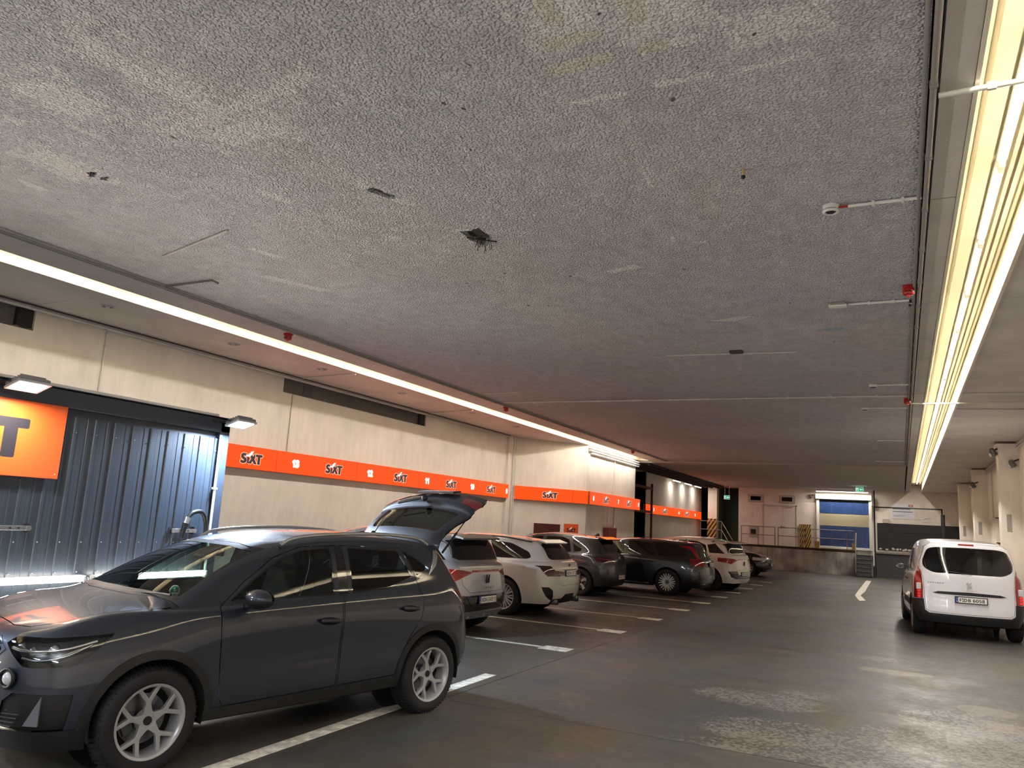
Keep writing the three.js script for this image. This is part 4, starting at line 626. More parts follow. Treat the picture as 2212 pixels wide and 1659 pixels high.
  hero.part('bumper_insert', hero.take([[-0.1, 0.25], [0.75, 0.25], [0.75, 0.5], [0.6, 0.54], [-0.1, 0.54]], 'end', (t) => t[0][0] < -0.4), trimBlack, { off: 0.004 });
  hero.part('rear_cladding', hero.take([[-0.9, 0.15], [-0.3, 0.15], [-0.4, 0.36], [-0.9, 0.42]], 'side', (t) => t[0][0] < -0.3), trimBlack, { off: 0.004 });
  // front: head lamps, grille, lower bumper
  const hl = both(hero, [[2.83, 0.882], [3.12, 0.862], [3.5, 0.845], [3.5, 0.72], [3.24, 0.695], [3.06, 0.705], [2.93, 0.79]], [[0.43, 0.815], [0.5, 0.9], [0.95, 0.95], [0.95, 0.6], [0.62, 0.7]], (t) => t[0][0] > 2.6);
  hero.part('head_lamp_bowl', hl, glossBlack, { each: true, off: -0.035 }); hero.part('head_lamp_lens', hl, phys(0xdfe6ea, 0.02, { transmission: 1, thickness: 0, ior: 1.5 }), { each: true });
  const on = (u) => u; for (const s of [-1, 1]) {
    mesh('lamp_reflector', tube([[2.93, 0.84, s * 0.79], [3.08, 0.8, s * 0.745], [3.2, 0.785, s * 0.67], [3.265, 0.785, s * 0.57], [3.29, 0.795, s * 0.5]], 0.01, 24, 6), chrome, G);
    mesh('lamp_reflector', tube([[2.95, 0.82, s * 0.775], [3.08, 0.755, s * 0.735], [3.2, 0.73, s * 0.66], [3.26, 0.74, s * 0.57]], 0.008, 24, 6), chrome, G);
    mesh('lamp_projector', place(new THREE.SphereGeometry(0.034, 16, 12), [3.13, 0.79, s * 0.69]), chrome, G); mesh('lamp_projector', place(new THREE.SphereGeometry(0.028, 16, 12), [3.21, 0.775, s * 0.6]), chrome, G);
  }
  hero.panel('hood', [[3.22, -0.02], [3.235, 0.3], [3.19, 0.44], [3.05, 0.58], [2.75, 0.7], [2.45, 0.745], [2.44, 0.6], [2.53, 0.3], [2.55, -0.02]], 'top', (t) => t[0][1] > 0.82 && t[0][4] > 0.3, { each: false });
  hero.inlay('cowl', [[2.4, 0.76], [2.44, 0.6], [2.53, 0.3], [2.56, -0.05], [2.6, -0.05], [2.5, 0.8]], 'top', (t) => t[0][1] > 1.0 && t[0][0] > 2.3, trimBlack, { each: false, off: -0.004 });
  const gr = hero.take(roundPoly([[-0.2, 0.84], [0.33, 0.83], [0.43, 0.775], [0.3, 0.63], [-0.2, 0.62]], 0.02), 'end', (t) => t[0][0] > 3);
  hero.part('grille', gr, glossBlack, { off: -0.03 });
  hero.part('grille_frame', hero.take(inset([[-0.2, 0.84], [0.33, 0.83], [0.43, 0.775], [0.3, 0.63], [-0.2, 0.62]], 0.016), 'end', (t) => t[0][0] > 3), chrome, { off: 0.004 });
  { const b = []; for (let j = 0; j < 5; j++) for (let i = 0; i < 9; i++) { const z = -0.36 + 0.09 * i + (j % 2) * 0.045, y = 0.65 + 0.042 * j; if (Math.abs(z) < 0.24 + (y - 0.63) * 0.8 && Math.abs(z) < 0.39) b.push(place(prism([[-0.032, 0], [0, 0.013], [0.032, 0], [0, -0.01]], 0.012), [3.372 - z * z * 0.35, y, z], 0, Math.PI / 2 + z * 0.5)); } mesh('grille_mesh', b, std(0x6f7479, 0.3, 0.8), G); }
  hero.part('lower_grille', hero.take([[-0.1, 0.54], [0.4, 0.53], [0.44, 0.36], [-0.1, 0.34]], 'end', (t) => t[0][0] > 3), trimBlack, { off: -0.02 });
  hero.part('corner_vent', both(hero, [[3.04, 0.545], [3.6, 0.56], [3.6, 0.33], [3.06, 0.34]], [[0.5, 0.34], [0.54, 0.5], [0.62, 0.565], [0.95, 0.57], [0.95, 0.33]], (t) => t[0][0] > 2.9), blackPlastic, { each: true, off: -0.012 });
  hero.part('front_lip', hero.take([[2.9, 0.1], [3.6, 0.1], [3.6, 0.335], [2.95, 0.34]], 'side', (t) => t[0][0] > 2.9), trimBlack, { off: 0.005 });
  for (const s of [-1, 1]) {
    mesh('fog_lamp_ring', place(new THREE.TorusGeometry(0.052, 0.012, 8, 28), [3.325, 0.63, s * 0.565], 0, Math.PI / 2 - s * 0.35), blackPlastic, G);
    mesh('fog_lamp', [place(new THREE.SphereGeometry(0.046, 16, 10, 0, 6.3, 0, 1.5), [3.3, 0.63, s * 0.56], 0, s * -0.35 * 0, -Math.PI / 2)], lampClear, G);
    mesh('corner_fin', place(prism([[0, 0], [0.09, 0], [0.0, 0.17]], 0.012), [3.19, 0.37, s * 0.745], 0, s * 0.95), std(0x8a9096, 0.3, 0.7), G);
    for (let k = 0; k < 6; k++) mesh('vent_rib', bar([3.34 - 0.01 * k, 0.37 + 0.02 * k, s * (0.5 + 0.012 * k)], [3.29 - 0.012 * k, 0.37 + 0.02 * k, s * 0.64], 0.012, 0.006), std(0x6f7479, 0.3, 0.8), G);
  }
  hero.finish();
  // door handles, mirrors, rails
  for (const s of [-1, 1]) {
    for (const [x, y] of [[1.19, 0.865], [0.31, 0.915]]) { { const q = new THREE.SphereGeometry(1, 18, 10); q.scale(0.105, 0.03, 0.02); q.rotateZ(0.06); q.translate(x - 0.005, y - 0.006, s * 0.866); mesh('handle_recess', q, gapMat, G); } const h = new THREE.CapsuleGeometry(0.016, 0.17, 6, 12); h.rotateZ(Math.PI / 2 + 0.06); h.translate(x, y, s * 0.893); mesh('door_handle', h, heroPaint, G); }
    const m = new THREE.Group(); m.name = 'wing_mirror'; m.position.set(1.93, 1.07, s * 0.86); G.add(m);
    const sh = new THREE.SphereGeometry(1, 28, 18); sh.scale(0.085, 0.068, 0.125); const pp = sh.attributes.position; for (let i = 0; i < pp.count; i++) if (pp.getX(i) < -0.03) pp.setX(i, -0.03 + (pp.getX(i) + 0.03) * 0.15); sh.translate(0, 0, s * 0.115); sh.computeVertexNormals(); mesh('mirror_shell', sh, heroPaint, m);
    const low = new THREE.SphereGeometry(1, 24, 14, 0, 6.3, 1.65, 1.5); low.scale(0.088, 0.072, 0.128); low.translate(0, 0, s * 0.115); mesh('mirror_base', [low, bar([0.0, -0.06, -s * 0.02], [0, -0.03, s * 0.09], 0.07, 0.035)], trimBlack, m);
    const gl = new THREE.CircleGeometry(1, 24); gl.scale(0.11, 0.055, 1); gl.rotateY(-Math.PI / 2); gl.translate(-0.05, 0, s * 0.115); mesh('mirror_glass', gl, chrome, m);
    mesh('roof_rail', tube([[1.52, 1.425, s * 0.585], [1.4, 1.48, s * 0.587], [1.1, 1.515, s * 0.59], [0.6, 1.533, s * 0.592], [0.2, 1.52, s * 0.59], [-0.02, 1.495, s * 0.585], [-0.14, 1.445, s * 0.58]], 0.015, 60, 8), std(0xb9bcbe, 0.3, 0.8), G);
  }
  mesh('antenna', cyl([0.02, 1.52, 0.0], [-0.13, 1.72, 0.0], 0.006, 0.003), blackPlastic, G); mesh('antenna_foot', place(new THREE.SphereGeometry(0.03, 12, 8), [0.03, 1.515, 0], 0, 0, 0), blackPlastic, G);
  for (const s of [-1, 1]) mesh('windscreen_wiper', [tube([[2.5, 1.065, s * 0.3 + 0.1], [2.46, 1.085, s * 0.3 - 0.15], [2.44, 1.09, s * 0.3 - 0.4]], 0.008, 16, 6)], blackPlastic, G);
  // cabin
  const fabric = std(0x3a3c40, 0.9), dark = std(0x1d1e20, 0.8);
  for (const z of [-0.36, 0.36]) { const t = new THREE.Group(); t.name = 'front_seat'; t.position.set(1.02, 0.3, z); G.add(t); mesh('cushion', bx(-0.1, 0.42, 0.18, 0.34, -0.24, 0.24, 0.06), fabric, t); mesh('backrest', place(bx(-0.08, 0.06, 0, 0.6, -0.24, 0.24, 0.06), [-0.12, 0.28, 0], 0, 0, 0.28), fabric, t); mesh('headrest', place(bx(-0.05, 0.05, 0, 0.2, -0.13, 0.13, 0.045), [-0.31, 0.9, 0], 0, 0, 0.12), fabric, t); }
  { const t = new THREE.Group(); t.name = 'rear_bench'; t.position.set(0.1, 0.3, 0); G.add(t); mesh('cushion', bx(-0.1, 0.4, 0.2, 0.36, -0.62, 0.62, 0.06), fabric, t); mesh('backrest', place(bx(-0.08, 0.06, 0, 0.6, -0.6, 0.6, 0.05), [-0.12, 0.3, 0], 0, 0, 0.3), fabric, t); for (const z of [-0.38, 0, 0.38]) mesh('headrest', place(bx(-0.04, 0.05, 0, 0.17, -0.12, 0.12, 0.04), [-0.3, 0.88, z], 0, 0, 0.1), fabric, t); }
  mesh('dashboard', [place(prism([[0, 0], [0.55, 0.02], [0.6, 0.3], [0.35, 0.34], [0.08, 0.3], [-0.02, 0.15]], 1.3, 0.03), [1.9, 0.66, -0.65])], dark, G);
  mesh('steering_wheel', [place(new THREE.TorusGeometry(0.175, 0.016, 10, 36), [1.72, 0.93, -0.36], 0, Math.PI / 2, 0).rotateZ(0), bx(1.7, 1.74, 0.9, 0.96, -0.43, -0.29, 0.02)], dark, G);
  mesh('cabin_floor', bx(-0.55, 2.1, 0.28, 0.34, -0.66, 0.66), dark, G); mesh('rear_view_mirror', place(bx(-0.02, 0.02, -0.035, 0.035, -0.12, 0.12, 0.015), [1.72, 1.34, 0]), blackPlastic, G); mesh('sensor_cover', place(bx(-0.1, 0.1, -0.02, 0.02, -0.09, 0.09, 0.015), [1.76, 1.335, 0], 0, 0, -0.45), blackPlastic, G);
  { const st = canvasTex(128, 128, (g) => { g.fillStyle = '#e8ece6'; g.beginPath(); g.arc(64, 64, 62, 0, 7); g.fill(); g.fillStyle = '#0f7a55'; g.beginPath(); g.arc(64, 64, 54, 0, 7); g.fill(); g.fillStyle = '#e8ece6'; g.font = 'bold 60px sans-serif'; g.textAlign = 'center'; g.fillText('4', 64, 74); g.fillRect(26, 84, 76, 18); }); const d = new THREE.CircleGeometry(0.04, 28); mesh('windscreen_sticker', place(d, [2.33, 1.1, -0.545], 0, 0).rotateX(0), std(0xffffff, 0.5, 0, { map: st, side: THREE.DoubleSide }), G); }
  const arms = [{ pts: [[0.2, -0.028], [0.45, -0.013], [0.55, -0.016], [1.02, -0.088], [1.02, -0.066], [0.64, -0.004], [0.64, 0.004], [1.02, 0.066], [1.02, 0.088], [0.55, 0.016], [0.45, 0.013], [0.2, 0.028]] }];
  for (const s of [-1, 1]) { wheel(G, 0, s, r, 0.775, { rim: 0.228, n: 5, detail: true, turn: 0.25, arms }); wheel(G, wx, s, r, 0.775, { rim: 0.228, n: 5, detail: true, turn: 0.1, arms }); }
}
// ------------------------------------------------------------------ the other parked cars
const mirrorGlass = std(0x6a6e70, 0.08, 1);
const T3 = (t, k) => (t[0][k] + t[1][k] + t[2][k]) / 3;
const sidePred = (t) => t[0][2] > 0.3 && nSide(t);
const armsStraight = (a = 0.02, b = 0.024) => [{ pts: [[0.2, -a], [1.02, -b], [1.02, b], [0.2, a]] }];
const armsTwin = (mat) => [{ pts: [[0.25, -0.024], [1.02, -0.05], [1.02, -0.028], [0.3, -0.004]], mat }, { pts: [[0.25, 0.024], [0.3, 0.004], [1.02, 0.028], [1.02, 0.05]], mat }];
function baseCar(name, label, pos, turn, spec, paint, d) {
  const car = new Car(name, label, pos, turn, carNet(spec), paint, d.group); car.c = spec; car.halfWidth = spec.w; const G = car.g, r = d.r ?? 0.335;
  for (const x of [0, spec.wb]) car.arch(x, r + 0.008, r + 0.045, d.archTrim ?? 0, d.archMat ?? trimBlack);
  const ws = d.screen; car.window('windscreen', ws.o, 'end', (t) => T3(t, 0) > ws.x0 && T3(t, 0) < ws.x1 && t[0][1] > ws.y0, { each: false, seal: 0.02 });
  const rg = d.rearGlass; car.window('rear_window', rg, 'end', (t) => T3(t, 0) < (d.rearX ?? 0.2) && T3(t, 3) < 0.2, { each: false, seal: 0.015, glass: d.rearGlassMat ?? glassDark });
  for (const w of d.windows) car.window('side_window', roundPoly(w, d.round ?? 0.03), 'side', sidePred, { seal: 0.01 });
  for (const f of d.rear ?? []) { const t = f.side ? both(car, f.side, f.o, (q) => T3(q, 0) < 0.1) : car.take(f.r ? roundPoly(f.o, f.r) : f.o, 'end', (q) => T3(q, 0) < (f.x ?? -0.25) && T3(q, 3) < 0.3 && (!f.p || f.p(q))); car.part(f.n, t, f.m, { each: !!f.each, off: f.off ?? 0, wall: f.wall ?? 0 }); }
  for (const f of d.sides ?? []) car.inlay(f.n, f.o, 'side', f.pred ?? sidePred, f.m, { off: f.off ?? 0.004, wall: f.wall ?? 0 });
  if (d.gate) car.panel('tailgate', d.gate, 'end', (t) => T3(t, 0) < (d.rearX ?? 0.2) && T3(t, 3) < 0.1, { each: false, gap: 0.005 });
  for (const p of d.doors ?? []) car.panel('door', roundPoly(p, 0.03, 2), 'side', sidePred, { gap: 0.005 });
  for (const f of d.front ?? []) car.part(f.n, car.take(f.r ? roundPoly(f.o, f.r) : f.o, 'end', (t) => T3(t, 0) > spec.wb + 0.2), f.m, { each: !!f.each, off: f.off ?? 0 });
  car.finish();
  for (const s of [-1, 1]) { for (const x of [0, spec.wb]) wheel(G, x, s, r, spec.w - 0.115, d.wheel); for (const [x, y] of d.handles ?? []) { const h = new THREE.CapsuleGeometry(0.014, 0.17, 4, 8); h.rotateZ(Math.PI / 2); h.translate(x, y, s * (spec.w * 0.99)); mesh('door_handle', h, d.handleMat ?? paint, G); }
    const m = new THREE.Group(); m.name = 'wing_mirror'; m.position.set(spec.xA - 0.28, d.mirrorY ?? 1.03, s * (spec.w + 0.05)); G.add(m); const sh = new THREE.SphereGeometry(1, 18, 12); sh.scale(0.07, 0.065, 0.11); mesh('mirror_shell', sh, d.mirrorMat ?? paint, m); mesh('mirror_arm', bar([0, -0.05, -s * 0.1], [0, -0.02, 0], 0.06, 0.03), trimBlack, m); const gl = new THREE.CircleGeometry(1, 16); gl.scale(0.095, 0.05, 1); gl.rotateY(-Math.PI / 2); gl.translate(-0.066, 0, 0); mesh('mirror_glass', gl, mirrorGlass, m); }
  if (d.plate) plate(G, d.plate[0], d.plate[1], d.plate[2] ?? 0.05);
  if (d.fin) mesh('roof_antenna', place(prism([[0, 0], [-0.13, 0.0], [-0.11, 0.055], [-0.09, 0.06]], 0.014, 0.006), [d.fin[0], d.fin[1], -0.007]), d.finMat ?? paint, G);
  if (d.rails) for (const s of [-1, 1]) mesh('roof_rail', tube(d.rails.map(p => [p[0], p[1], s * p[2]]), 0.013, 40, 6), d.railMat ?? blackPlastic, G);
  if (d.wiper) mesh('rear_wiper', [cyl([d.wiper[0], d.wiper[1], 0], [d.wiper[0] + 0.02, d.wiper[1] + 0.04, 0.36], 0.009)], blackPlastic, G);
  return car;
}
function lettering(G, text, pos, h, w, mat, rx = 0) { // raised letters on a tail panel, facing the rear (-x)
  const t = canvasTex(256, 48, (g) => { g.fillStyle = '#000'; g.fillRect(0, 0, 256, 48); g.fillStyle = '#fff'; g.font = 'bold 40px sans-serif'; g.textAlign = 'center'; const q = text.split(''); q.forEach((ch, i) => g.fillText(ch, 256 * (i + 0.5) / q.length, 40)); }); t.colorSpace = THREE.NoColorSpace;
  const p = new THREE.PlaneGeometry(w, h); p.rotateX(-rx); p.rotateY(-Math.PI / 2); p.translate(...pos); const m = mat.clone(); m.alphaMap = t; m.transparent = true; m.alphaTest = 0.5; mesh('lettering', p, m, G);
}
// --- electric hatchbacks
const bornSpec = { wb: 2.767, ro: 0.74, fo: 0.8, w: 0.905, xB: 1.15, xA: 2.28, xC: 2.72, yC: 1.04, xG: -0.6, wg: 0.77, wr: 0.6, bowR: 0.06, bowF: 0.1, hoodUp: 0.03, y: { b0r: 0.26, b0f: 0.2, sill: 0.24, b1r: 0.42, b1f: 0.36, b2r: 0.66, b2f: 0.56, b3r: 0.9, b3f: 0.74 }, sh: [1.03, 0.94, 0.82, 0], gb: [1.1, 1.0, 1.12], roof: [-0.42, 1.445, 0.9, 1.54, 1.75, 1.46], xr: [0.1, 0.0, 0.0, 0.03, 0.05], xf: [0.1, 0.0, 0.0, 0.04, 0.12] };
function born(label, pos, turn, paint, plateText, silverLow, group) {
  const low = silverLow, d = {
    r: 0.34, archTrim: 0, round: 0.03, group, plate: [plateText, [-0.752, 0.53, 0], 0.06], fin: null, mirrorMat: glossBlack,
    screen: { o: [[-0.1, 1.06], [0.5, 1.06], [0.7, 1.04], [0.56, 1.4], [-0.1, 1.43]], x0: 1.6, x1: 2.74, y0: 1.0 },
    rearGlass: roundPoly([[-0.3, 1.095], [0.57, 1.1], [0.66, 1.13], [0.6, 1.375], [0.5, 1.4], [-0.3, 1.42]], 0.02),
    windows: [[[2.1, 1.03], [1.85, 1.2], [1.55, 1.37], [1.2, 1.43], [1.18, 1.04]], [[1.1, 1.05], [1.1, 1.43], [0.5, 1.42], [0.2, 1.32], [0.12, 1.12]]],
    doors: [[[2.2, 0.95], [2.15, 0.36], [1.17, 0.36], [1.14, 1.0], [1.13, 1.46], [1.6, 1.4], [2.1, 1.06]], [[1.16, 0.36], [1.13, 1.0], [1.12, 1.46], [0.45, 1.44], [0.1, 1.1], [0.2, 0.78], [0.42, 0.5], [0.44, 0.37]]],
    handles: [[1.3, 0.88], [0.36, 0.92]], wheel: { rim: 0.24, n: 10, mat: rimDark, arms: armsStraight(0.02, 0.03) },
    sides: [{ n: 'pillar_panel', o: [[0.05, 1.1], [0.15, 1.33], [-0.08, 1.38], [-0.42, 1.1]], m: glossBlack, off: 0 }, { n: 'sill_cladding', o: [[0.35, 0.1], [2.45, 0.1], [2.4, 0.33], [0.4, 0.33]], m: trimBlack }],
    rear: [
      { n: 'tail_lamp', o: [[0.38, 0.93], [0.62, 0.965], [0.95, 0.99], [0.95, 0.9], [0.74, 0.81], [0.62, 0.86]], m: lampRed, off: 0.006, wall: 0.02, each: true }, { n: 'lamp_bar', o: [[-0.1, 0.958], [0.4, 0.958], [0.4, 0.927], [-0.1, 0.927]], m: lampRed, off: 0.004, wall: 0.01 },
      { n: 'bumper_insert', o: low ? [[-0.1, 0.44], [0.42, 0.45], [0.55, 0.59], [0.92, 0.61], [0.92, 0.36], [0.6, 0.36], [-0.1, 0.36]] : [[-0.1, 0.5], [0.4, 0.5], [0.5, 0.62], [0.82, 0.6], [0.74, 0.44], [0.5, 0.38], [-0.1, 0.38]], m: glossBlack, off: -0.006 },
      ...(low ? [{ n: 'bumper_band', o: [[-0.1, 0.6], [0.55, 0.6], [0.92, 0.62], [0.92, 0.59], [0.55, 0.585], [0.42, 0.44], [-0.1, 0.44]], m: glossBlack, off: 0.002 }] : []),
      { n: 'diffuser', o: [[-0.1, 0.2], [0.6, 0.2], [0.66, 0.37], [0.5, 0.41], [-0.1, 0.41]], m: low ? std(0x84878a, 0.35, 0.5) : std(0xd0cdc6, 0.4), off: 0.012, wall: 0.03 },
      { n: 'corner_reflector', o: [[0.66, 0.52], [0.78, 0.53], [0.78, 0.56], [0.64, 0.555]], m: lampDeep, off: 0.004, each: true }],
    gate: [[-0.1, 0.64], [0.48, 0.64], [0.62, 0.75], [0.66, 0.9], [0.67, 1.05], [0.655, 1.2], [0.6, 1.42], [0.5, 1.47], [-0.1, 1.48]],
  };
  const car = baseCar('hatchback_car', label, pos, turn, bornSpec, paint, d), G = car.g;
  for (let k = -2; k <= 2; k++) mesh('diffuser_fin', place(prism([[0, 0.02], [-0.04, 0.03], [-0.015, 0.11], [0.02, 0.11]], 0.012), [-0.675 + 0.02 * Math.abs(k), 0.25, k * 0.2 - 0.006]), low ? std(0x96999c, 0.35, 0.5) : std(0xd8d5ce, 0.4), G);
  mesh('emblem', [place(prism([[-0.028, 0.06], [-0.01, -0.05], [-0.035, -0.06], [-0.04, 0.05]], 0.012, 0.003), [-0.728, 0.83, 0], 0, -Math.PI / 2), place(prism([[0.028, 0.06], [0.04, 0.05], [0.035, -0.06], [0.01, -0.05]], 0.012, 0.003), [-0.728, 0.83, 0], 0, -Math.PI / 2)], darkMetal, G);
  lettering(G, 'CUPRA', [-0.749, 0.705, 0], 0.04, 0.34, blackPlastic, 0.02);
  mesh('roof_spoiler', place(prism([[0, 0], [-0.2, -0.03], [-0.21, -0.015], [-0.02, 0.03]], 1.1, 0.006), [-0.38, 1.435, -0.55]), paint, G);
  return car;
}
born('silver electric hatchback right behind the dark crossover', [-6.36, 0, -10.72], Math.PI - 0.03, paintOf(0xa9adb0, 0.7, 0.3), 'M HU3451E', true, 'cars parked along the left wall');
born('white electric hatchback with honeycomb rear bumper near the loading dock', [-4.95, 0, -24.6], Math.PI - 0.2, paintOf(0xdedad2, 0, 0.35), 'M HU3092E', false, 'cars parked along the left wall');
// --- white estate
baseCar('estate_car', 'white estate car with L-shaped red tail lamps', [-6.63, 0, -14.1], Math.PI, { wb: 2.851, ro: 1.0, fo: 0.8, w: 0.912, xB: 1.15, xA: 2.2, xC: 2.45, yC: 0.98, xG: -0.84, wg: 0.76, wr: 0.58, bowR: 0.08, bowF: 0.1, hoodUp: 0.03, y: { b0r: 0.25, b0f: 0.2, sill: 0.22, b1r: 0.4, b1f: 0.36, b2r: 0.64, b2f: 0.56, b3r: 0.84, b3f: 0.7 }, sh: [0.97, 0.9, 0.78, 0.01], gb: [1.02, 0.93, 1.0], roof: [-0.52, 1.37, 0.9, 1.45, 1.6, 1.4], xr: [0.12, 0.02, 0.0, 0.02, 0.07], xf: [0.1, 0.0, 0.0, 0.04, 0.14] }, paintOf(0xd8d5cc, 0, 0.35), {
  r: 0.335, group: 'cars parked along the left wall', plate: ['M HK 3972', [-0.985, 0.8, 0], 0.1], fin: [0.0, 1.43], rails: [[1.6, 1.36, 0.56], [1.0, 1.405, 0.575], [0.2, 1.4, 0.575], [-0.4, 1.34, 0.56]],
  screen: { o: [[-0.1, 1.0], [0.5, 1.0], [0.68, 0.98], [0.54, 1.33], [-0.1, 1.37]], x0: 1.45, x1: 2.46, y0: 0.95 },
  rearGlass: roundPoly([[-0.3, 1.03], [0.5, 1.035], [0.56, 1.07], [0.49, 1.3], [0.4, 1.33], [-0.3, 1.345]], 0.02),
  windows: [[[2.02, 0.975], [1.75, 1.16], [1.5, 1.29], [1.2, 1.34], [1.17, 0.99]], [[1.09, 0.995], [1.1, 1.345], [0.55, 1.34], [0.34, 1.02]], [[0.26, 1.02], [0.46, 1.335], [0.0, 1.3], [-0.4, 1.16], [-0.47, 1.06], [-0.38, 1.03]]], round: 0.05,
  doors: [[[2.12, 0.9], [2.1, 0.32], [1.17, 0.32], [1.14, 0.95], [1.13, 1.37], [1.55, 1.31], [2.05, 1.0]], [[1.16, 0.32], [1.13, 0.95], [1.12, 1.37], [0.5, 1.36], [0.3, 1.02], [0.2, 0.8], [0.42, 0.48], [0.44, 0.33]]],
  handles: [[1.3, 0.83], [0.36, 0.86]], wheel: { rim: 0.232, n: 10, arms: armsTwin() },
  sides: [{ n: 'sill_cladding', o: [[0.35, 0.1], [2.5, 0.1], [2.45, 0.28], [0.4, 0.27]], m: blackPlastic }],
  rear: [
    { n: 'tail_lamp', side: [[-0.6, 0.93], [-0.7, 0.9], [-0.84, 0.75], [-1.2, 0.75], [-1.2, 0.95]], o: [[0.3, 0.755], [0.32, 0.83], [0.58, 0.85], [0.66, 0.93], [0.95, 0.94], [0.95, 0.74]], m: lampDeep, off: 0.006, wall: 0.02, each: true },
    { n: 'corner_vent', side: [[-0.7, 0.56], [-0.76, 0.56], [-0.86, 0.3], [-1.2, 0.3], [-1.2, 0.56]], o: [[0.55, 0.24], [0.66, 0.5], [0.78, 0.58], [0.95, 0.58], [0.95, 0.24]], m: blackPlastic, off: -0.01, each: true },
    { n: 'diffuser', o: [[-0.1, 0.2], [0.62, 0.2], [0.6, 0.34], [0.3, 0.34], [0.2, 0.42], [-0.1, 0.42]], m: blackPlastic, off: 0.002 }, { n: 'plate_recess', o: [[-0.1, 0.72], [0.29, 0.72], [0.32, 0.87], [-0.1, 0.87]], m: paintOf(0xcfccc3, 0, 0.4), off: -0.008 }],
  gate: [[-0.1, 0.58], [0.4, 0.58], [0.52, 0.66], [0.55, 0.9], [0.56, 1.05], [0.54, 1.2], [0.48, 1.36], [-0.1, 1.39]],
});
{ const G = scene.children.find(o => o.name === 'estate_car'); for (const s of [-1, 1]) mesh('lamp_light_bar', tube([[-0.74, 0.875, s * 0.79], [-0.85, 0.79, s * 0.73], [-0.9, 0.785, s * 0.6], [-0.955, 0.785, s * 0.36]], 0.014, 24, 6), lampRed, G); mesh('emblem', cyl([-0.945, 0.935, 0], [-0.95, 0.935, 0], 0.038, 0.038, 24), darkMetal, G); for (const s of [-1, 1]) mesh('tail_pipe', cyl([-0.95, 0.28, s * 0.5], [-0.8, 0.28, s * 0.5], 0.045, 0.045, 20, true), steel, G); mesh('spoiler', place(prism([[0, 0], [-0.17, -0.045], [-0.18, -0.03], [-0.02, 0.02]], 1.0, 0.005), [-0.5, 1.37, -0.5]), paintOf(0xd8d5cc, 0, 0.35), G); }
// --- grey hatchback and the dark one facing out at the end
const golfSpec = { wb: 2.63, ro: 0.8, fo: 0.84, w: 0.895, xB: 1.08, xA: 2.12, xC: 2.45, yC: 1.0, xG: -0.62, wg: 0.765, wr: 0.59, bowR: 0.07, bowF: 0.09, hoodUp: 0.03, y: { b0r: 0.25, b0f: 0.2, sill: 0.23, b1r: 0.42, b1f: 0.36, b2r: 0.66, b2f: 0.55, b3r: 0.86, b3f: 0.7 }, sh: [0.98, 0.92, 0.8, 0], gb: [1.04, 0.96, 1.03], roof: [-0.38, 1.4, 0.8, 1.49, 1.6, 1.42], xr: [0.1, 0.0, 0.0, 0.03, 0.09], xf: [0.1, 0.0, 0.0, 0.05, 0.13] };
const golfParts = (more) => ({
  r: 0.325, group: 'cars parked along the left wall', round: 0.04,
  screen: { o: [[-0.1, 1.02], [0.5, 1.02], [0.68, 1.0], [0.55, 1.35], [-0.1, 1.4]], x0: 1.45, x1: 2.48, y0: 0.97 },
  rearGlass: roundPoly([[-0.3, 1.05], [0.5, 1.055], [0.58, 1.09], [0.52, 1.33], [0.42, 1.36], [-0.3, 1.37]], 0.02),
  windows: [[[1.95, 0.99], [1.7, 1.16], [1.4, 1.33], [1.12, 1.385], [1.1, 1.0]], [[1.02, 1.005], [1.02, 1.385], [0.55, 1.38], [0.38, 1.33], [0.28, 1.03]], [[0.2, 1.035], [0.3, 1.34], [0.16, 1.3], [0.02, 1.16], [0.02, 1.07]]],
  doors: [[[2.08, 0.92], [2.05, 0.34], [1.1, 0.34], [1.07, 0.95], [1.06, 1.41], [1.45, 1.36], [1.98, 1.02]], [[1.09, 0.34], [1.06, 0.95], [1.05, 1.41], [0.34, 1.4], [0.2, 1.02], [0.16, 0.8], [0.4, 0.5], [0.42, 0.35]]],
  handles: [[1.22, 0.86], [0.3, 0.89]],
  rear: [{ n: 'tail_lamp', side: [[-0.34, 0.95], [-0.42, 0.83], [-1.0, 0.83], [-1.0, 0.96]], o: [[0.42, 0.85], [0.42, 0.94], [0.95, 0.97], [0.95, 0.8]], m: lampDeep, off: 0.005, wall: 0.02, each: true }, { n: 'lamp_red', o: [[0.52, 0.85], [0.52, 0.86], [0.53, 0.86]], m: lampRed }, { n: 'diffuser', o: [[-0.1, 0.2], [0.66, 0.2], [0.7, 0.33], [0.5, 0.36], [-0.1, 0.36]], m: trimBlack, off: 0.004 }, { n: 'chrome_strip', o: [[-0.1, 0.31], [0.52, 0.31], [0.62, 0.36], [0.6, 0.37], [0.5, 0.325], [-0.1, 0.325]], m: chrome, off: 0.006 }],
  gate: [[-0.1, 0.6], [0.42, 0.6], [0.5, 0.7], [0.54, 0.95], [0.57, 1.05], [0.56, 1.2], [0.52, 1.38], [-0.1, 1.42]], ...more,
});
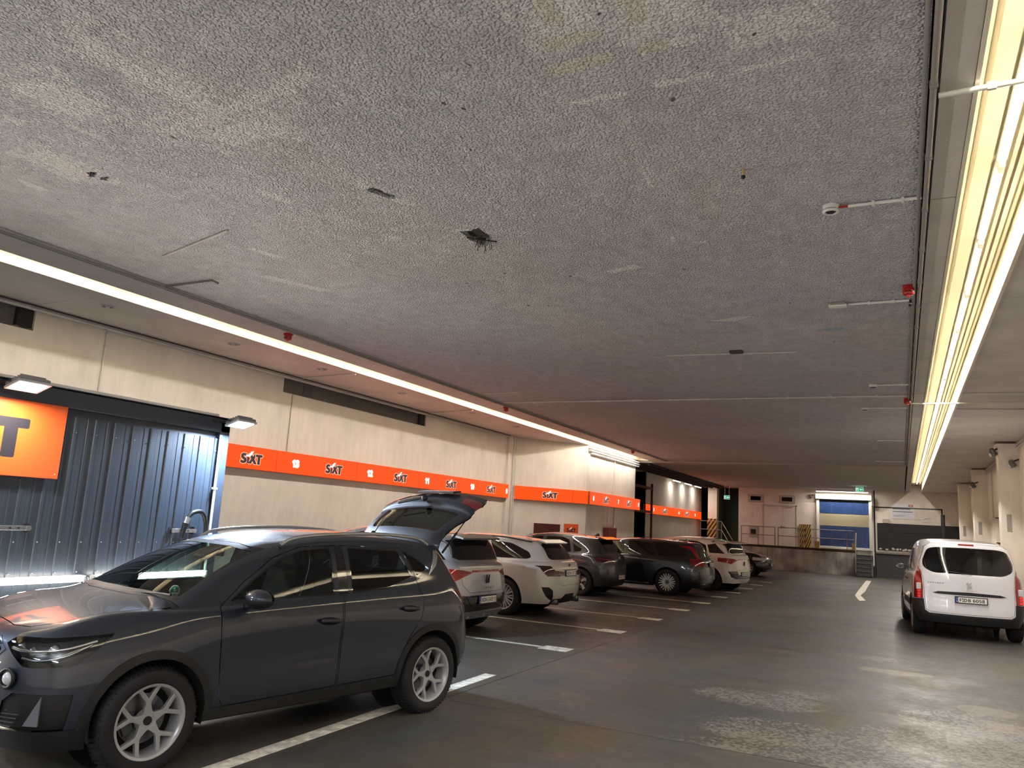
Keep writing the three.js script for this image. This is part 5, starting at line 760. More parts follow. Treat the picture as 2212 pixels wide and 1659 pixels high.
{
  const car = baseCar('hatchback_car', 'dark grey hatchback with white GOAL lettering on its rear pillar', [-7.12, 0, -19.2], Math.PI, golfSpec, paintOf(0x2e3032, 0.3, 0.4), golfParts({ plate: ['M HX 2714', [-0.802, 0.47, 0], 0.05], fin: [-0.05, 1.45], finMat: blackPlastic, wheel: { rim: 0.225, n: 5, mat: rimDark, arms: [{ pts: [[0.24, -0.03], [0.6, -0.052], [1.02, -0.055], [1.02, 0.03], [0.6, 0.0], [0.24, 0.02]], mat: std(0xc9cacc, 0.25, 0.8) }] } })), G = car.g;
  for (const s of [-1, 1]) mesh('lamp_stripe', tube([[-0.46, 0.92, s * 0.82], [-0.62, 0.9, s * 0.74], [-0.71, 0.89, s * 0.55]], 0.012, 20, 6), lampRed, G);
  { const t = canvasTex(256, 64, (g) => { g.fillStyle = '#000'; g.fillRect(0, 0, 256, 64); g.fillStyle = '#fff'; g.font = 'bold 54px sans-serif'; g.textAlign = 'center'; ['G', 'O', 'A', 'L'].forEach((q, i) => g.fillText(q, 36 + 61 * i, 52)); }); t.colorSpace = THREE.NoColorSpace; const p = new THREE.PlaneGeometry(0.26, 0.05); p.rotateY(Math.PI); p.rotateX(0.22); p.translate(-0.2, 1.0, -0.842); mesh('lettering', p, std(0xe8e8e8, 0.4, 0, { alphaMap: t, transparent: true, alphaTest: 0.5, side: THREE.DoubleSide }), G); }
  mesh('emblem', new THREE.TorusGeometry(0.05, 0.007, 8, 28).rotateY(Math.PI / 2).translate(-0.738, 0.92, 0), chrome, G);
  mesh('spoiler', place(prism([[0, 0], [-0.2, -0.035], [-0.21, -0.02], [-0.02, 0.03]], 1.06, 0.006), [-0.34, 1.4, -0.53]), paintOf(0x3c3d3e, 0.4, 0.35), G);
}
{
  const spec = golfSpec, car = baseCar('hatchback_car', 'black car facing the aisle in front of the loading dock', [-8.35, 0, -34.6], 0, spec, paintOf(0x0d0e10, 0.2, 0.3), golfParts({ wheel: { rim: 0.225, n: 10, arms: armsStraight() }, front: [{ n: 'head_lamp', o: [[0.45, 0.68], [0.45, 0.75], [0.9, 0.79], [0.9, 0.66]], m: lampClear, each: true }, { n: 'lamp_bar', o: [[-0.1, 0.735], [0.45, 0.735], [0.45, 0.72], [-0.1, 0.72]], m: chrome }, { n: 'lower_grille', o: [[-0.1, 0.5], [0.7, 0.5], [0.72, 0.3], [-0.1, 0.28]], m: trimBlack, off: -0.01 }] })), G = car.g;
  plate(G, 'M HU 1228', [3.478, 0.5, 0], 0.02, true); mesh('emblem', new THREE.TorusGeometry(0.055, 0.008, 8, 28).rotateY(Math.PI / 2).translate(3.46, 0.72, 0), chrome, G);
}
// --- black estate
{
  const p = paintOf(0x0d0f11, 0.1, 0.35), car = baseCar('estate_car', 'black estate car with bright twin-spoke wheels and tall red lamps', [-5.6, 0, -21.72], Math.PI, { wb: 2.87, ro: 1.0, fo: 0.86, w: 0.92, xB: 1.2, xA: 2.3, xC: 2.55, yC: 0.98, xG: -0.84, wg: 0.775, wr: 0.6, bowR: 0.07, bowF: 0.09, hoodUp: 0.03, y: { b0r: 0.24, b0f: 0.2, sill: 0.22, b1r: 0.4, b1f: 0.36, b2r: 0.64, b2f: 0.56, b3r: 0.84, b3f: 0.72 }, sh: [0.96, 0.92, 0.82, 0], gb: [1.01, 0.95, 0.99], roof: [-0.6, 1.39, 0.9, 1.45, 1.7, 1.4], xr: [0.12, 0.0, 0.0, 0.03, 0.08], xf: [0.1, 0.0, 0.0, 0.04, 0.1] }, p, {
    r: 0.34, group: 'cars parked along the left wall', plate: ['M HY 4410', [-0.985, 0.84, 0], 0.1], mirrorMat: p, wiper: [-0.9, 1.04], fin: [-0.2, 1.42],
    screen: { o: [[-0.1, 1.0], [0.5, 1.0], [0.68, 0.99], [0.55, 1.33], [-0.1, 1.37]], x0: 1.55, x1: 2.56, y0: 0.95 }, rearGlass: roundPoly([[-0.3, 1.02], [0.56, 1.03], [0.5, 1.32], [-0.3, 1.35]], 0.03),
    windows: [[[2.1, 0.985], [1.85, 1.15], [1.6, 1.29], [1.28, 1.345], [1.22, 0.99]], [[1.14, 0.99], [1.16, 1.35], [0.5, 1.345], [0.36, 1.0]], [[0.28, 1.0], [0.42, 1.34], [-0.2, 1.31], [-0.45, 1.2], [-0.52, 1.04], [-0.3, 1.01]]], round: 0.04,
    doors: [[[2.2, 0.92], [2.15, 0.32], [1.22, 0.32], [1.19, 0.95], [1.18, 1.38], [1.65, 1.31], [2.12, 1.0]], [[1.21, 0.32], [1.18, 0.95], [1.17, 1.38], [0.46, 1.37], [0.32, 1.0], [0.22, 0.8], [0.42, 0.48], [0.44, 0.33]]],
    handles: [[1.36, 0.83], [0.4, 0.85]], wheel: { rim: 0.245, n: 10, mat: rimDark, hubMat: chrome, arms: armsTwin(std(0xd6d8da, 0.3, 0.3)) },
    rear: [{ n: 'tail_lamp', side: [[-0.58, 0.97], [-0.66, 0.8], [-1.2, 0.8], [-1.2, 1.0], [-0.86, 0.98]], o: [[0.5, 0.86], [0.52, 0.95], [0.62, 0.98], [0.95, 1.0], [0.95, 0.78], [0.7, 0.79]], m: lampRed, off: 0.006, wall: 0.02, each: true }, { n: 'tall_lamp', o: [[0.6, 0.97], [0.69, 0.97], [0.63, 1.3], [0.585, 1.3]], m: lampRed, off: 0.005, wall: 0.015, each: true }, { n: 'bumper_strip', o: [[-0.1, 0.335], [0.72, 0.335], [0.74, 0.35], [-0.1, 0.35]], m: chrome, off: 0.005 }, { n: 'diffuser', o: [[-0.1, 0.18], [0.7, 0.18], [0.7, 0.3], [-0.1, 0.3]], m: trimBlack, off: 0.002 }],
    sides: [], gate: [[-0.1, 0.56], [0.48, 0.56], [0.56, 0.7], [0.58, 1.0], [0.54, 1.25], [0.5, 1.37], [-0.1, 1.4]],
  });
  for (const s of [-1, 1]) mesh('sill_strip', bx(0.5, 2.3, 0.27, 0.285, s * 0.885 - 0.006, s * 0.885 + 0.006, 0.003), chrome, car.g);
}
// --- white delivery van
{
  const white = paintOf(0xe2e4e8, 0, 0.35), sp = { wb: 2.785, ro: 0.75, fo: 0.86, w: 0.92, xB: 1.15, xA: 2.45, xC: 2.85, yC: 1.15, xG: -0.66, wg: 0.86, wr: 0.72, bowR: 0.06, bowF: 0.12, hoodUp: 0.05, cant: 0.07, y: { b0r: 0.3, b0f: 0.22, sill: 0.26, b1r: 0.46, b1f: 0.4, b2r: 0.72, b2f: 0.62, b3r: 0.98, b3f: 0.84 }, sh: [1.14, 1.06, 0.94, 0], gb: [1.22, 1.12, 1.22], roof: [-0.52, 1.78, 0.9, 1.85, 2.0, 1.75], xr: [0.06, 0.0, 0.04, 0.05, 0.06], xf: [0.1, 0.0, 0.0, 0.05, 0.12], kz4: [0.96, 0.98, 0.98, 0.98, 0.97, 0.95, 0.9, 0.8], kz3: [0.975, 0.99, 0.99, 0.985, 0.985, 0.985, 0.975, 0.89], kz2: [0.98, 1, 0.995, 0.985, 0.985, 0.99, 1, 0.93] };
  const car = baseCar('delivery_van', 'white delivery van parked at the right wall', [1.06, 0, -17.8], Math.PI / 2 + 0.06, sp, white, {
    r: 0.33, archTrim: 0.05, plate: ['F DB 6058', [-0.772, 0.735, 0.02], 0.0], mirrorY: 1.2, mirrorMat: blackPlastic, round: 0.04,
    screen: { o: [[-0.1, 1.18], [0.55, 1.18], [0.78, 1.15], [0.66, 1.66], [-0.1, 1.72]], x0: 1.75, x1: 2.86, y0: 1.1 }, rearX: 0, rearGlass: roundPoly([[-0.6, 1.195], [0.58, 1.195], [0.73, 1.28], [0.75, 1.4], [0.66, 1.64], [0.52, 1.675], [-0.6, 1.69]], 0.08),
    windows: [[[2.35, 1.17], [2.05, 1.45], [1.8, 1.62], [1.35, 1.66], [1.3, 1.17]]],
    doors: [[[2.4, 1.0], [2.35, 0.36], [1.26, 0.36], [1.24, 1.1], [1.24, 1.7], [1.75, 1.68], [2.35, 1.2]], [[1.16, 0.36], [1.15, 1.1], [1.15, 1.72], [0.3, 1.72], [0.3, 1.1], [0.42, 0.6], [0.46, 0.37]]],
    handles: [[1.4, 1.0], [1.0, 1.0]], handleMat: blackPlastic, wheel: { rim: 0.21, n: 9, arms: armsStraight(0.02, 0.03) },
    sides: [{ n: 'side_panel_recess', o: roundPoly([[1.05, 1.2], [1.05, 1.62], [0.1, 1.62], [0.05, 1.2]], 0.05), m: paintOf(0xdadce0, 0, 0.4), off: -0.012 }, { n: 'side_bump_strip', o: [[0.5, 0.5], [2.1, 0.5], [2.1, 0.62], [0.5, 0.62]], m: trimBlack, off: 0.008, wall: 0.01 }, { n: 'sill_cladding', o: [[0.35, 0.1], [2.5, 0.1], [2.45, 0.34], [0.4, 0.35]], m: trimBlack }],
    rear: [
      { n: 'tail_lamp', side: [[-0.34, 1.36], [-0.42, 1.28], [-0.44, 0.85], [-0.44, 0.68], [-1.0, 0.68], [-1.0, 1.36]], o: [[0.755, 0.7], [0.75, 0.95], [0.77, 1.2], [0.83, 1.36], [0.99, 1.36], [0.99, 0.7]], m: lampRed, off: 0.008, wall: 0.03, each: true },
      { n: 'bumper', o: [[-0.1, 0.1], [1, 0.1], [1, 0.68], [0.745, 0.7], [0.73, 0.5], [0.66, 0.455], [-0.1, 0.45]], m: trimBlack, off: 0.02, wall: 0.04, x: -0.2 }, { n: 'brake_lamp', o: [[-0.14, 1.725], [0.13, 1.725], [0.13, 1.75], [-0.1, 1.75]], m: lampRed, off: 0.004, x: -0.1 }, { n: 'handle_strip', o: [[-0.1, 0.875], [0.5, 0.86], [0.6, 0.83], [0.5, 0.815], [-0.1, 0.815]], m: trimBlack, off: 0.01, wall: 0.02 }],
    gate: [[-0.1, 0.47], [0.64, 0.475], [0.715, 0.52], [0.735, 0.75], [0.74, 1.0], [0.765, 1.2], [0.8, 1.35], [0.7, 1.68], [0.6, 1.745], [-0.1, 1.775]],
  }), G = car.g;
  for (const s of [-1, 1]) { mesh('reverse_lamp', place(bx(-0.01, 0.012, -0.06, 0.06, -0.045, 0.045, 0.01), [-0.665, 0.93, s * 0.83], 0, -s * 0.5), lampClear, G); for (let k = 0; k < 3; k++) mesh('lamp_cell', place(bx(-0.012, 0.012, -0.022, 0.022, -0.03, 0.03, 0.008), [-0.675, 0.74 + 0.05 * k, s * (0.83)], 0, -s * 0.5), phys(0xff2418, 0.15, { clearcoat: 1 }), G); }
  mesh('emblem', [place(prism([[-0.05, 0.03], [-0.02, 0.06], [0.0, 0.03], [0.045, 0.06], [0.02, 0.01], [0.05, -0.05], [0.005, -0.02], [-0.04, -0.06], [-0.025, 0.0]], 0.008, 0.003), [-0.74, 1.0, 0], 0, -Math.PI / 2)], chrome, G);
  lettering(G, 'PEUGEOT', [-0.742, 0.905, 0], 0.03, 0.27, chrome); lettering(G, 'PARTNER', [-0.735, 1.015, -0.55], 0.03, 0.28, darkMetal);
  mesh('wiper', [cyl([-0.7, 1.2, 0.06], [-0.68, 1.23, -0.32], 0.009)], blackPlastic, G);
}
// ------------------------------------------------------------------ loading dock and end wall
const ZE = -43, cream = wallMat, hazTex = canvasTex(256, 256, (g) => { g.fillStyle = '#c9a24a'; g.fillRect(0, 0, 256, 256); g.fillStyle = '#2a1512'; for (let k = -2; k < 5; k++) { g.beginPath(); g.moveTo(0, 64 * 2 * k * 0.5 + 64); g.lineTo(256, 64 * k - 96); g.lineTo(256, 64 * k - 64); g.lineTo(0, 64 * k + 96); g.fill(); } });
const hazard = std(0xffffff, 0.6, 0, { map: hazTex });
struct('wall_end', [bxm(-7.75, 3, 0, H + 0.3, ZE - 0.4, ZE)], cream, 'cream end wall above the loading dock');
struct('wall_end_pier', [bxm(-9.38, -8.9, 0, H + 0.2, ZE - 0.5, ZE)], cream, 'cream corner pier left of the dark doorway');
struct('wall_doorway_back', [bxm(-9.2, -7.6, 0, H + 0.2, ZE - 2.6, ZE - 2.4), bxm(-8.95, -8.9, 0, H, ZE - 2.5, ZE - 0.5), bxm(-7.75, -7.6, 0, H, ZE - 2.5, ZE - 0.4)], std(0x6f7a66, 0.85), 'green painted passage beside the dock');
const dock = struct('wall_dock', [bxm(-8.9, -1.97, 0, 1.17, ZE, -41.9)], concMat, 'stained concrete loading dock front');
mesh('edge_angle', [bx(-8.9, -1.97, 1.17, 1.2, ZE, -41.88), bx(-8.9, -1.97, 1.1, 1.17, -41.9, -41.885)], std(0x3a2c22, 0.6, 0.4), dock);
for (const x of [-6.1, -4.9, -3.5]) mesh('dock_joint', bx(x - 0.012, x + 0.012, 0, 1.08, -41.9, -41.896), std(0x5d5850, 0.9), dock);
for (const x of [-5.9, -4.3]) mesh('dock_panel', bxm(x + 0.1, x + 1.1, 0.02, 1.05, -41.9, -41.893), concMat, dock);
{ // hazard striped guards
  for (const [x0, x1, y0, y1, z, label] of [[-4.66, -4.42, 1.2, 2.36, ZE + 0.02, 'left half of the yellow and black striped guard beside the blue door'], [-4.39, -4.13, 1.2, 2.36, ZE + 0.02, 'right half of the yellow and black striped guard beside the blue door'], [-3.92, -3.7, 1.2, 1.55, ZE + 0.3, 'low striped guard at the left foot of the blue door'], [-2.2, -2.02, 1.2, 1.55, ZE + 0.3, 'low striped guard at the right foot of the blue door'], [-9.39, -8.9, 1.2, 2.42, ZE + 0.01, 'striped guard on the corner pier below the exit sign']]) tag(mesh('hazard_guard', bx(x0, x1, y0, y1, z, z + 0.06, 0.006), hazard), label, 'guard');
}
function railing(label, pts, posts, y0, h) { const o = thing('railing', label, 'railing'), m = std(0x8d857a, 0.5, 0.4); for (const f of [1, 0.55]) mesh('rail', tube(pts.map(p => [p[0], p[1] + h * f, p[2]]), 0.02, 24, 6, false, 0.01), m, o); for (const p of posts) mesh('post', cyl([p[0], p[1], p[2]], [p[0], p[1] + h, p[2]], 0.022), m, o); }
railing('left steel railing on the dock below the small windows', [[-7.42, 1.2, -41.98], [-5.76, 1.2, -41.98]], [[-7.42, 1.2, -41.98], [-6.58, 1.2, -41.98], [-5.76, 1.2, -41.98]], 1.2, 0.93);
railing('right steel railing on the dock before the blue door', [[-5.6, 1.2, -41.98], [-3.8, 1.2, -41.98], [-2.06, 1.2, -41.98]], [[-5.6, 1.2, -41.98], [-4.4, 1.2, -41.98], [-2.38, 1.2, -41.98], [-2.06, 1.2, -41.98]], 1.2, 0.93);
railing('sloping stair railing before the dark passage', [[-9.7, 1.3, -42.6], [-8.56, 1.3, -42.6], [-7.8, 0.35, -41.7]], [[-9.68, 1.2, -42.6], [-8.56, 1.2, -42.6]], 1.2, 0.98);
{ const o = thing('dock_stair', 'dark steel stair at the right end of the dock', 'stair', [-1.62, 0, -41.9]); const m = std(0x35383a, 0.6, 0.5); for (let k = 0; k < 6; k++) { mesh('tread', bx(-0.32, 0.32, 0.98 - 0.19 * k, 1.02 - 0.19 * k, 0.02 + 0.17 * k, 0.22 + 0.17 * k), m, o); mesh('riser', bx(-0.32, 0.32, 0.84 - 0.19 * k, 0.98 - 0.19 * k, 0.19 + 0.17 * k, 0.2 + 0.17 * k), std(0x55585a, 0.6, 0.4), o); } for (const s of [-0.34, 0.34]) { mesh('stringer', bar([s, 1.0, 0], [s, 0.02, 1.06], 0.02, 0.16), m, o); } mesh('handrail', tube([[-0.34, 0.2, 1.0], [-0.34, 1.05, 0.9], [-0.34, 2.05, 0.05]], 0.018, 20, 6), std(0x9a948a, 0.5, 0.4), o); }
{ // blue roller door with a clear window band
  const o = thing('roller_door', 'blue roller door with a yellowish clear band on the dock', 'door', [-2.56, 1.22, ZE + 0.06]);
  const bt = dataTex(256, 64, (u, v) => { const s = fbm(u * 24, v * 2, 64, 3, 7), k = 0.8 + 0.55 * Math.max(0, s - 0.45); return [46 * k, 74 * k, 128 * k]; }, true), blue = phys(0xffffff, 0.35, { map: bt, clearcoat: 0.3 });
  mesh('lower_curtain', bx(-1.14, 1.14, 0.12, 1.12, 0, 0.02), blue, o); mesh('window_band', bx(-1.14, 1.14, 1.14, 1.74, 0, 0.02), phys(0x9d9578, 0.15, { clearcoat: 0.5 }), o); mesh('upper_curtain', bx(-1.14, 1.14, 1.76, 2.34, 0, 0.02), blue, o); mesh('top_strip', bx(-1.14, 1.14, 2.34, 2.46, 0, 0.022), std(0x1d3b3f, 0.5), o);
  mesh('bottom_bar', bx(-1.16, 1.16, 0.0, 0.12, 0, 0.06, 0.01), whitePlastic, o); mesh('drum_cover', bx(-1.32, 1.3, 2.46, 2.72, -0.02, 0.22, 0.02), whitePlastic, o); for (const s of [-1, 1]) mesh('side_guide', bx(s * 1.22 - 0.07, s * 1.22 + 0.07, 0, 2.46, 0, 0.1, 0.01), std(0xd9d6cd, 0.5), o); mesh('motor', bx(1.26, 1.42, 2.2, 2.6, 0, 0.16, 0.02), whitePlastic, o);
}
for (const [i, x] of [-6.86, -5.28].entries()) { const o = thing('small_window', `small dark ${i ? 'right' : 'left'} window high on the end wall`, 'window', [x, 3.6, ZE]); mesh('surround', bx(-0.4, 0.4, -0.21, 0.21, 0, 0.03), std(0xb5ab9c, 0.7), o); mesh('frame', bx(-0.29, 0.29, -0.14, 0.14, 0.03, 0.05, 0.01), std(0xc9cccb, 0.5), o); mesh('pane', bx(-0.26, 0.26, -0.11, 0.11, 0.05, 0.055), glassDark, o); }
{ const o = thing('wall_vent', 'square grey vent low on the end wall behind the railing', 'vent', [-6.98, 1.86, ZE]); mesh('frame', bx(-0.21, 0.21, -0.28, 0.28, 0, 0.04, 0.01), std(0xaaa296, 0.6), o); mesh('grate', bx(-0.13, 0.13, -0.12, 0.12, 0.04, 0.046), std(0x15120f, 0.8), o); }
{ const o = thing('steel_door', 'cream double door on the dock with a lever handle', 'door', [-5.66, 1.2, ZE]); mesh('left_leaf', bx(-0.8, 0.14, 0, 2.02, 0, 0.035, 0.006), cream, o); mesh('right_leaf', bx(0.15, 0.8, 0, 2.02, 0, 0.035, 0.006), cream, o); mesh('handle', [bx(0.06, 0.1, 0.9, 1.02, 0.035, 0.05), cyl([0.08, 0.97, 0.07], [0.24, 0.97, 0.07], 0.012)], darkMetal, o); for (const x of [-0.5, 0.5]) mesh('closer', bx(x - 0.15, x + 0.15, 2.0, 2.06, 0.03, 0.09, 0.01), std(0xc9cccb, 0.4, 0.4), o); mesh('notice', bx(-0.48, -0.1, 1.36, 1.54, 0.036, 0.038), std(0xe8e6e0, 0.6), o); mesh('frame', [bx(-0.86, -0.81, 0, 2.1, 0, 0.05), bx(0.81, 0.86, 0, 2.1, 0, 0.05), bx(-0.86, 0.86, 2.04, 2.1, 0, 0.05)], std(0xc4baa9, 0.6), o); }
tag(mesh('small_notice', bx(-7.12, -6.98, 2.66, 2.86, ZE, ZE + 0.006), std(0xcfc6b8, 0.6)), 'small paper notice left of the cream double door', 'notice');
{ // right half of the end wall: dark lower wall, black rubber band, white poster, frame
  const w = struct('wall_end_base', [bxm(-1.15, 2.5, 0, 1.14, ZE, -42.4)], std(0x4a4a4c, 0.85), 'dark grey low wall right of the dock stair'); mesh('ledge', bxm(-1.15, 2.5, 1.14, 1.22, ZE, -42.3), std(0x8a8378, 0.8), w);
  const o = thing('rubber_band', 'black rubber buffer band across the end wall', 'wall guard', [0, 0.03, ZE + 0.003]); for (let k = 0; k < 3; k++) mesh('strip', bx(-1.05, 2.5, 1.27 + 0.44 * k, 1.7 + 0.44 * k, 0, 0.05, 0.01), std(0x151618, 0.6), o); const r = rng(3), fm = std(0xb9b3a8, 0.9); for (let k = 0; k < 22; k++) mesh('foam_scrap', place(new THREE.IcosahedronGeometry(0.02 + 0.05 * r(), 0), [-1 + 2.0 * r(), 1.3 + 0.06 * r(), 0.09]), fm, o);
  const t = canvasTex(512, 384, (g) => { g.fillStyle = '#dfe0e6'; g.fillRect(0, 0, 512, 384); g.fillStyle = '#a8483c'; g.fillRect(392, 18, 96, 54); g.fillStyle = '#f0e0dc'; g.font = 'bold 44px sans-serif'; g.fillText('DB', 408, 62); g.fillStyle = '#6c7486'; g.font = 'bold 40px sans-serif'; g.fillRect(30, 120, 400, 22); g.fillRect(30, 190, 440, 22); g.fillStyle = '#98a0b4'; g.fillRect(30, 290, 280, 14); g.fillRect(30, 316, 240, 14); });
  tag(mesh('poster', bx(-0.4, 0.6, 2.86, 3.58, ZE + 0.002, ZE + 0.014), std(0xffffff, 0.5, 0, { map: t })), 'white notice board with a red logo on the end wall', 'poster');
  tag(mesh('notice_box', bx(-0.8, -0.54, 2.62, 2.82, ZE + 0.002, ZE + 0.1, 0.01), std(0xb5aea2, 0.6)), 'small cream box left below the white notice board', 'box');
  { const q = thing('fittings', 'group of small white fittings right of the notice board', 'fitting', [1.0, 2.88, ZE]); for (const [x, y, a] of [[-0.15, 0, 0.2], [0, 0.05, 0.12], [0.15, 0.08, 0.2], [0.05, -0.1, 0.25], [-0.1, 0.12, 0.1]]) mesh('bracket', bx(x - a / 2, x + a / 2, y - 0.02, y + 0.02, 0, 0.04), whitePlastic, q); }
  const f = thing('gate_frame', 'thin black gate frame in front of the notice board', 'frame', [0, 0, -42.2]); mesh('beam', bx(-1.15, 1.75, 3.32, 3.38, -0.02, 0.02), blackPlastic, f); mesh('leg', bx(-1.2, -1.12, 0, 3.38, -0.03, 0.03), blackPlastic, f); mesh('leg', bx(1.72, 1.78, 1.22, 3.38, -0.02, 0.02), blackPlastic, f); mesh('damper', cyl([1.78, 1.22, 0.03], [1.78, 3.1, 0.03], 0.09, 0.09, 14), std(0x2c2d2f, 0.5), f);
  const p = thing('guide_post', 'tall white and black guide post right of the dock stair', 'post', [-1.17, 0, -41.95]); mesh('white_rail', bx(-0.06, 0.0, 0.55, 4.1, 0, 0.06), whitePlastic, p); mesh('black_rail', bx(0.01, 0.07, 0, 4.14, 0, 0.08), blackPlastic, p); mesh('foot', bx(-0.07, 0.08, 0, 0.5, -0.02, 0.1, 0.01), darkMetal, p);
}
// exit signs
{
  const tx = (right) => canvasTex(256, 128, (g) => { g.fillStyle = '#eafff4'; g.fillRect(0, 0, 256, 128); g.fillStyle = '#16a36a'; g.fillRect(6, 6, 244, 116); g.fillStyle = '#eafff4'; g.fillRect(20, 20, 70, 88); g.fillStyle = '#16a36a'; g.fillRect(40, 40, 30, 68); g.fillStyle = '#eafff4'; g.beginPath(); g.moveTo(120, 64); g.lineTo(160, 30); g.lineTo(160, 52); g.lineTo(230, 52); g.lineTo(230, 76); g.lineTo(160, 76); g.lineTo(160, 98); g.fill(); });
  for (const [x, y, z, w, l, hang] of [[-1.65, 4.0, -39.2, 0.36, 'lit green exit sign under the ceiling before the blue door', 0.06], [-7.78, 3.46, -40, 0.3, 'lit green exit sign hanging before the dark passage', 0.6]]) { const o = thing('exit_sign', l, 'sign', [x, y, z]); mesh('case', bx(-w / 2, w / 2, -0.1, 0.1, -0.03, 0.03, 0.01), whitePlastic, o); const f = new THREE.PlaneGeometry(w - 0.02, 0.18); f.translate(0, 0, 0.031); mesh('lit_face', f, std(0x224433, 0.4, 0, { emissive: 0xffffff, emissiveMap: tx(), emissiveIntensity: 0.45 }), o); for (const s of [-1, 1]) mesh('hanger', cyl([s * w * 0.35, 0.1, 0], [s * w * 0.35, H - 0.06 - y, 0], 0.008), whitePlastic, o); areaLight(w, 0.18, 0x9dffd0, 3, [x, y, z + 0.05], [x, y, z + 3]); }
}
// ------------------------------------------------------------------ tyre rack in the recess
{
  const o = thing('tyre_rack', 'dark steel rack holding tyres between the two wall stretches', 'rack', [-10.0, 0, -30.6]), m = std(0x5a2a20, 0.6, 0.4);
  for (const x of [-0.5, 0.45]) for (const z of [-2.2, 2.2]) mesh('upright', bx(x - 0.04, x + 0.04, 0, 3.6, z - 0.04, z + 0.04), m, o); for (const y of [0.35, 1.3, 2.4, 3.4]) { for (const x of [-0.5, 0.45]) mesh('beam', bx(x - 0.03, x + 0.03, y - 0.05, y + 0.05, -2.2, 2.2), m, o); for (const z of [-2.2, 2.2]) mesh('beam', bx(-0.5, 0.45, y - 0.04, y + 0.04, z - 0.03, z + 0.03), m, o); }
  const prof = [[0.2, -0.1], [0.27, -0.115], [0.31, -0.1], [0.33, -0.05], [0.33, 0.05], [0.31, 0.1], [0.27, 0.115], [0.2, 0.1]].map(p => new THREE.Vector2(...p)), tg = new THREE.LatheGeometry(prof, 32); tg.rotateX(Math.PI / 2);
  const lv = ['lower', 'middle', 'upper']; [0.68, 1.63, 2.73].forEach((y, j) => { for (let k = 0; k < 3; k++) { const t = thing('tyre', `black tyre standing on the ${lv[j]} rack level, ${ORD[k]} from the front`, 'tyre', [-9.95, y + 0.005, -28.7 - 0.3 * k], 0, 'tyres on the rack'); mesh('carcass', tg, rubber, t); mesh('rim', cyl([0, 0, -0.08], [0, 0, 0.06], 0.2, 0.2, 20), k % 2 ? rimSilver : rimDark, t); } });
}
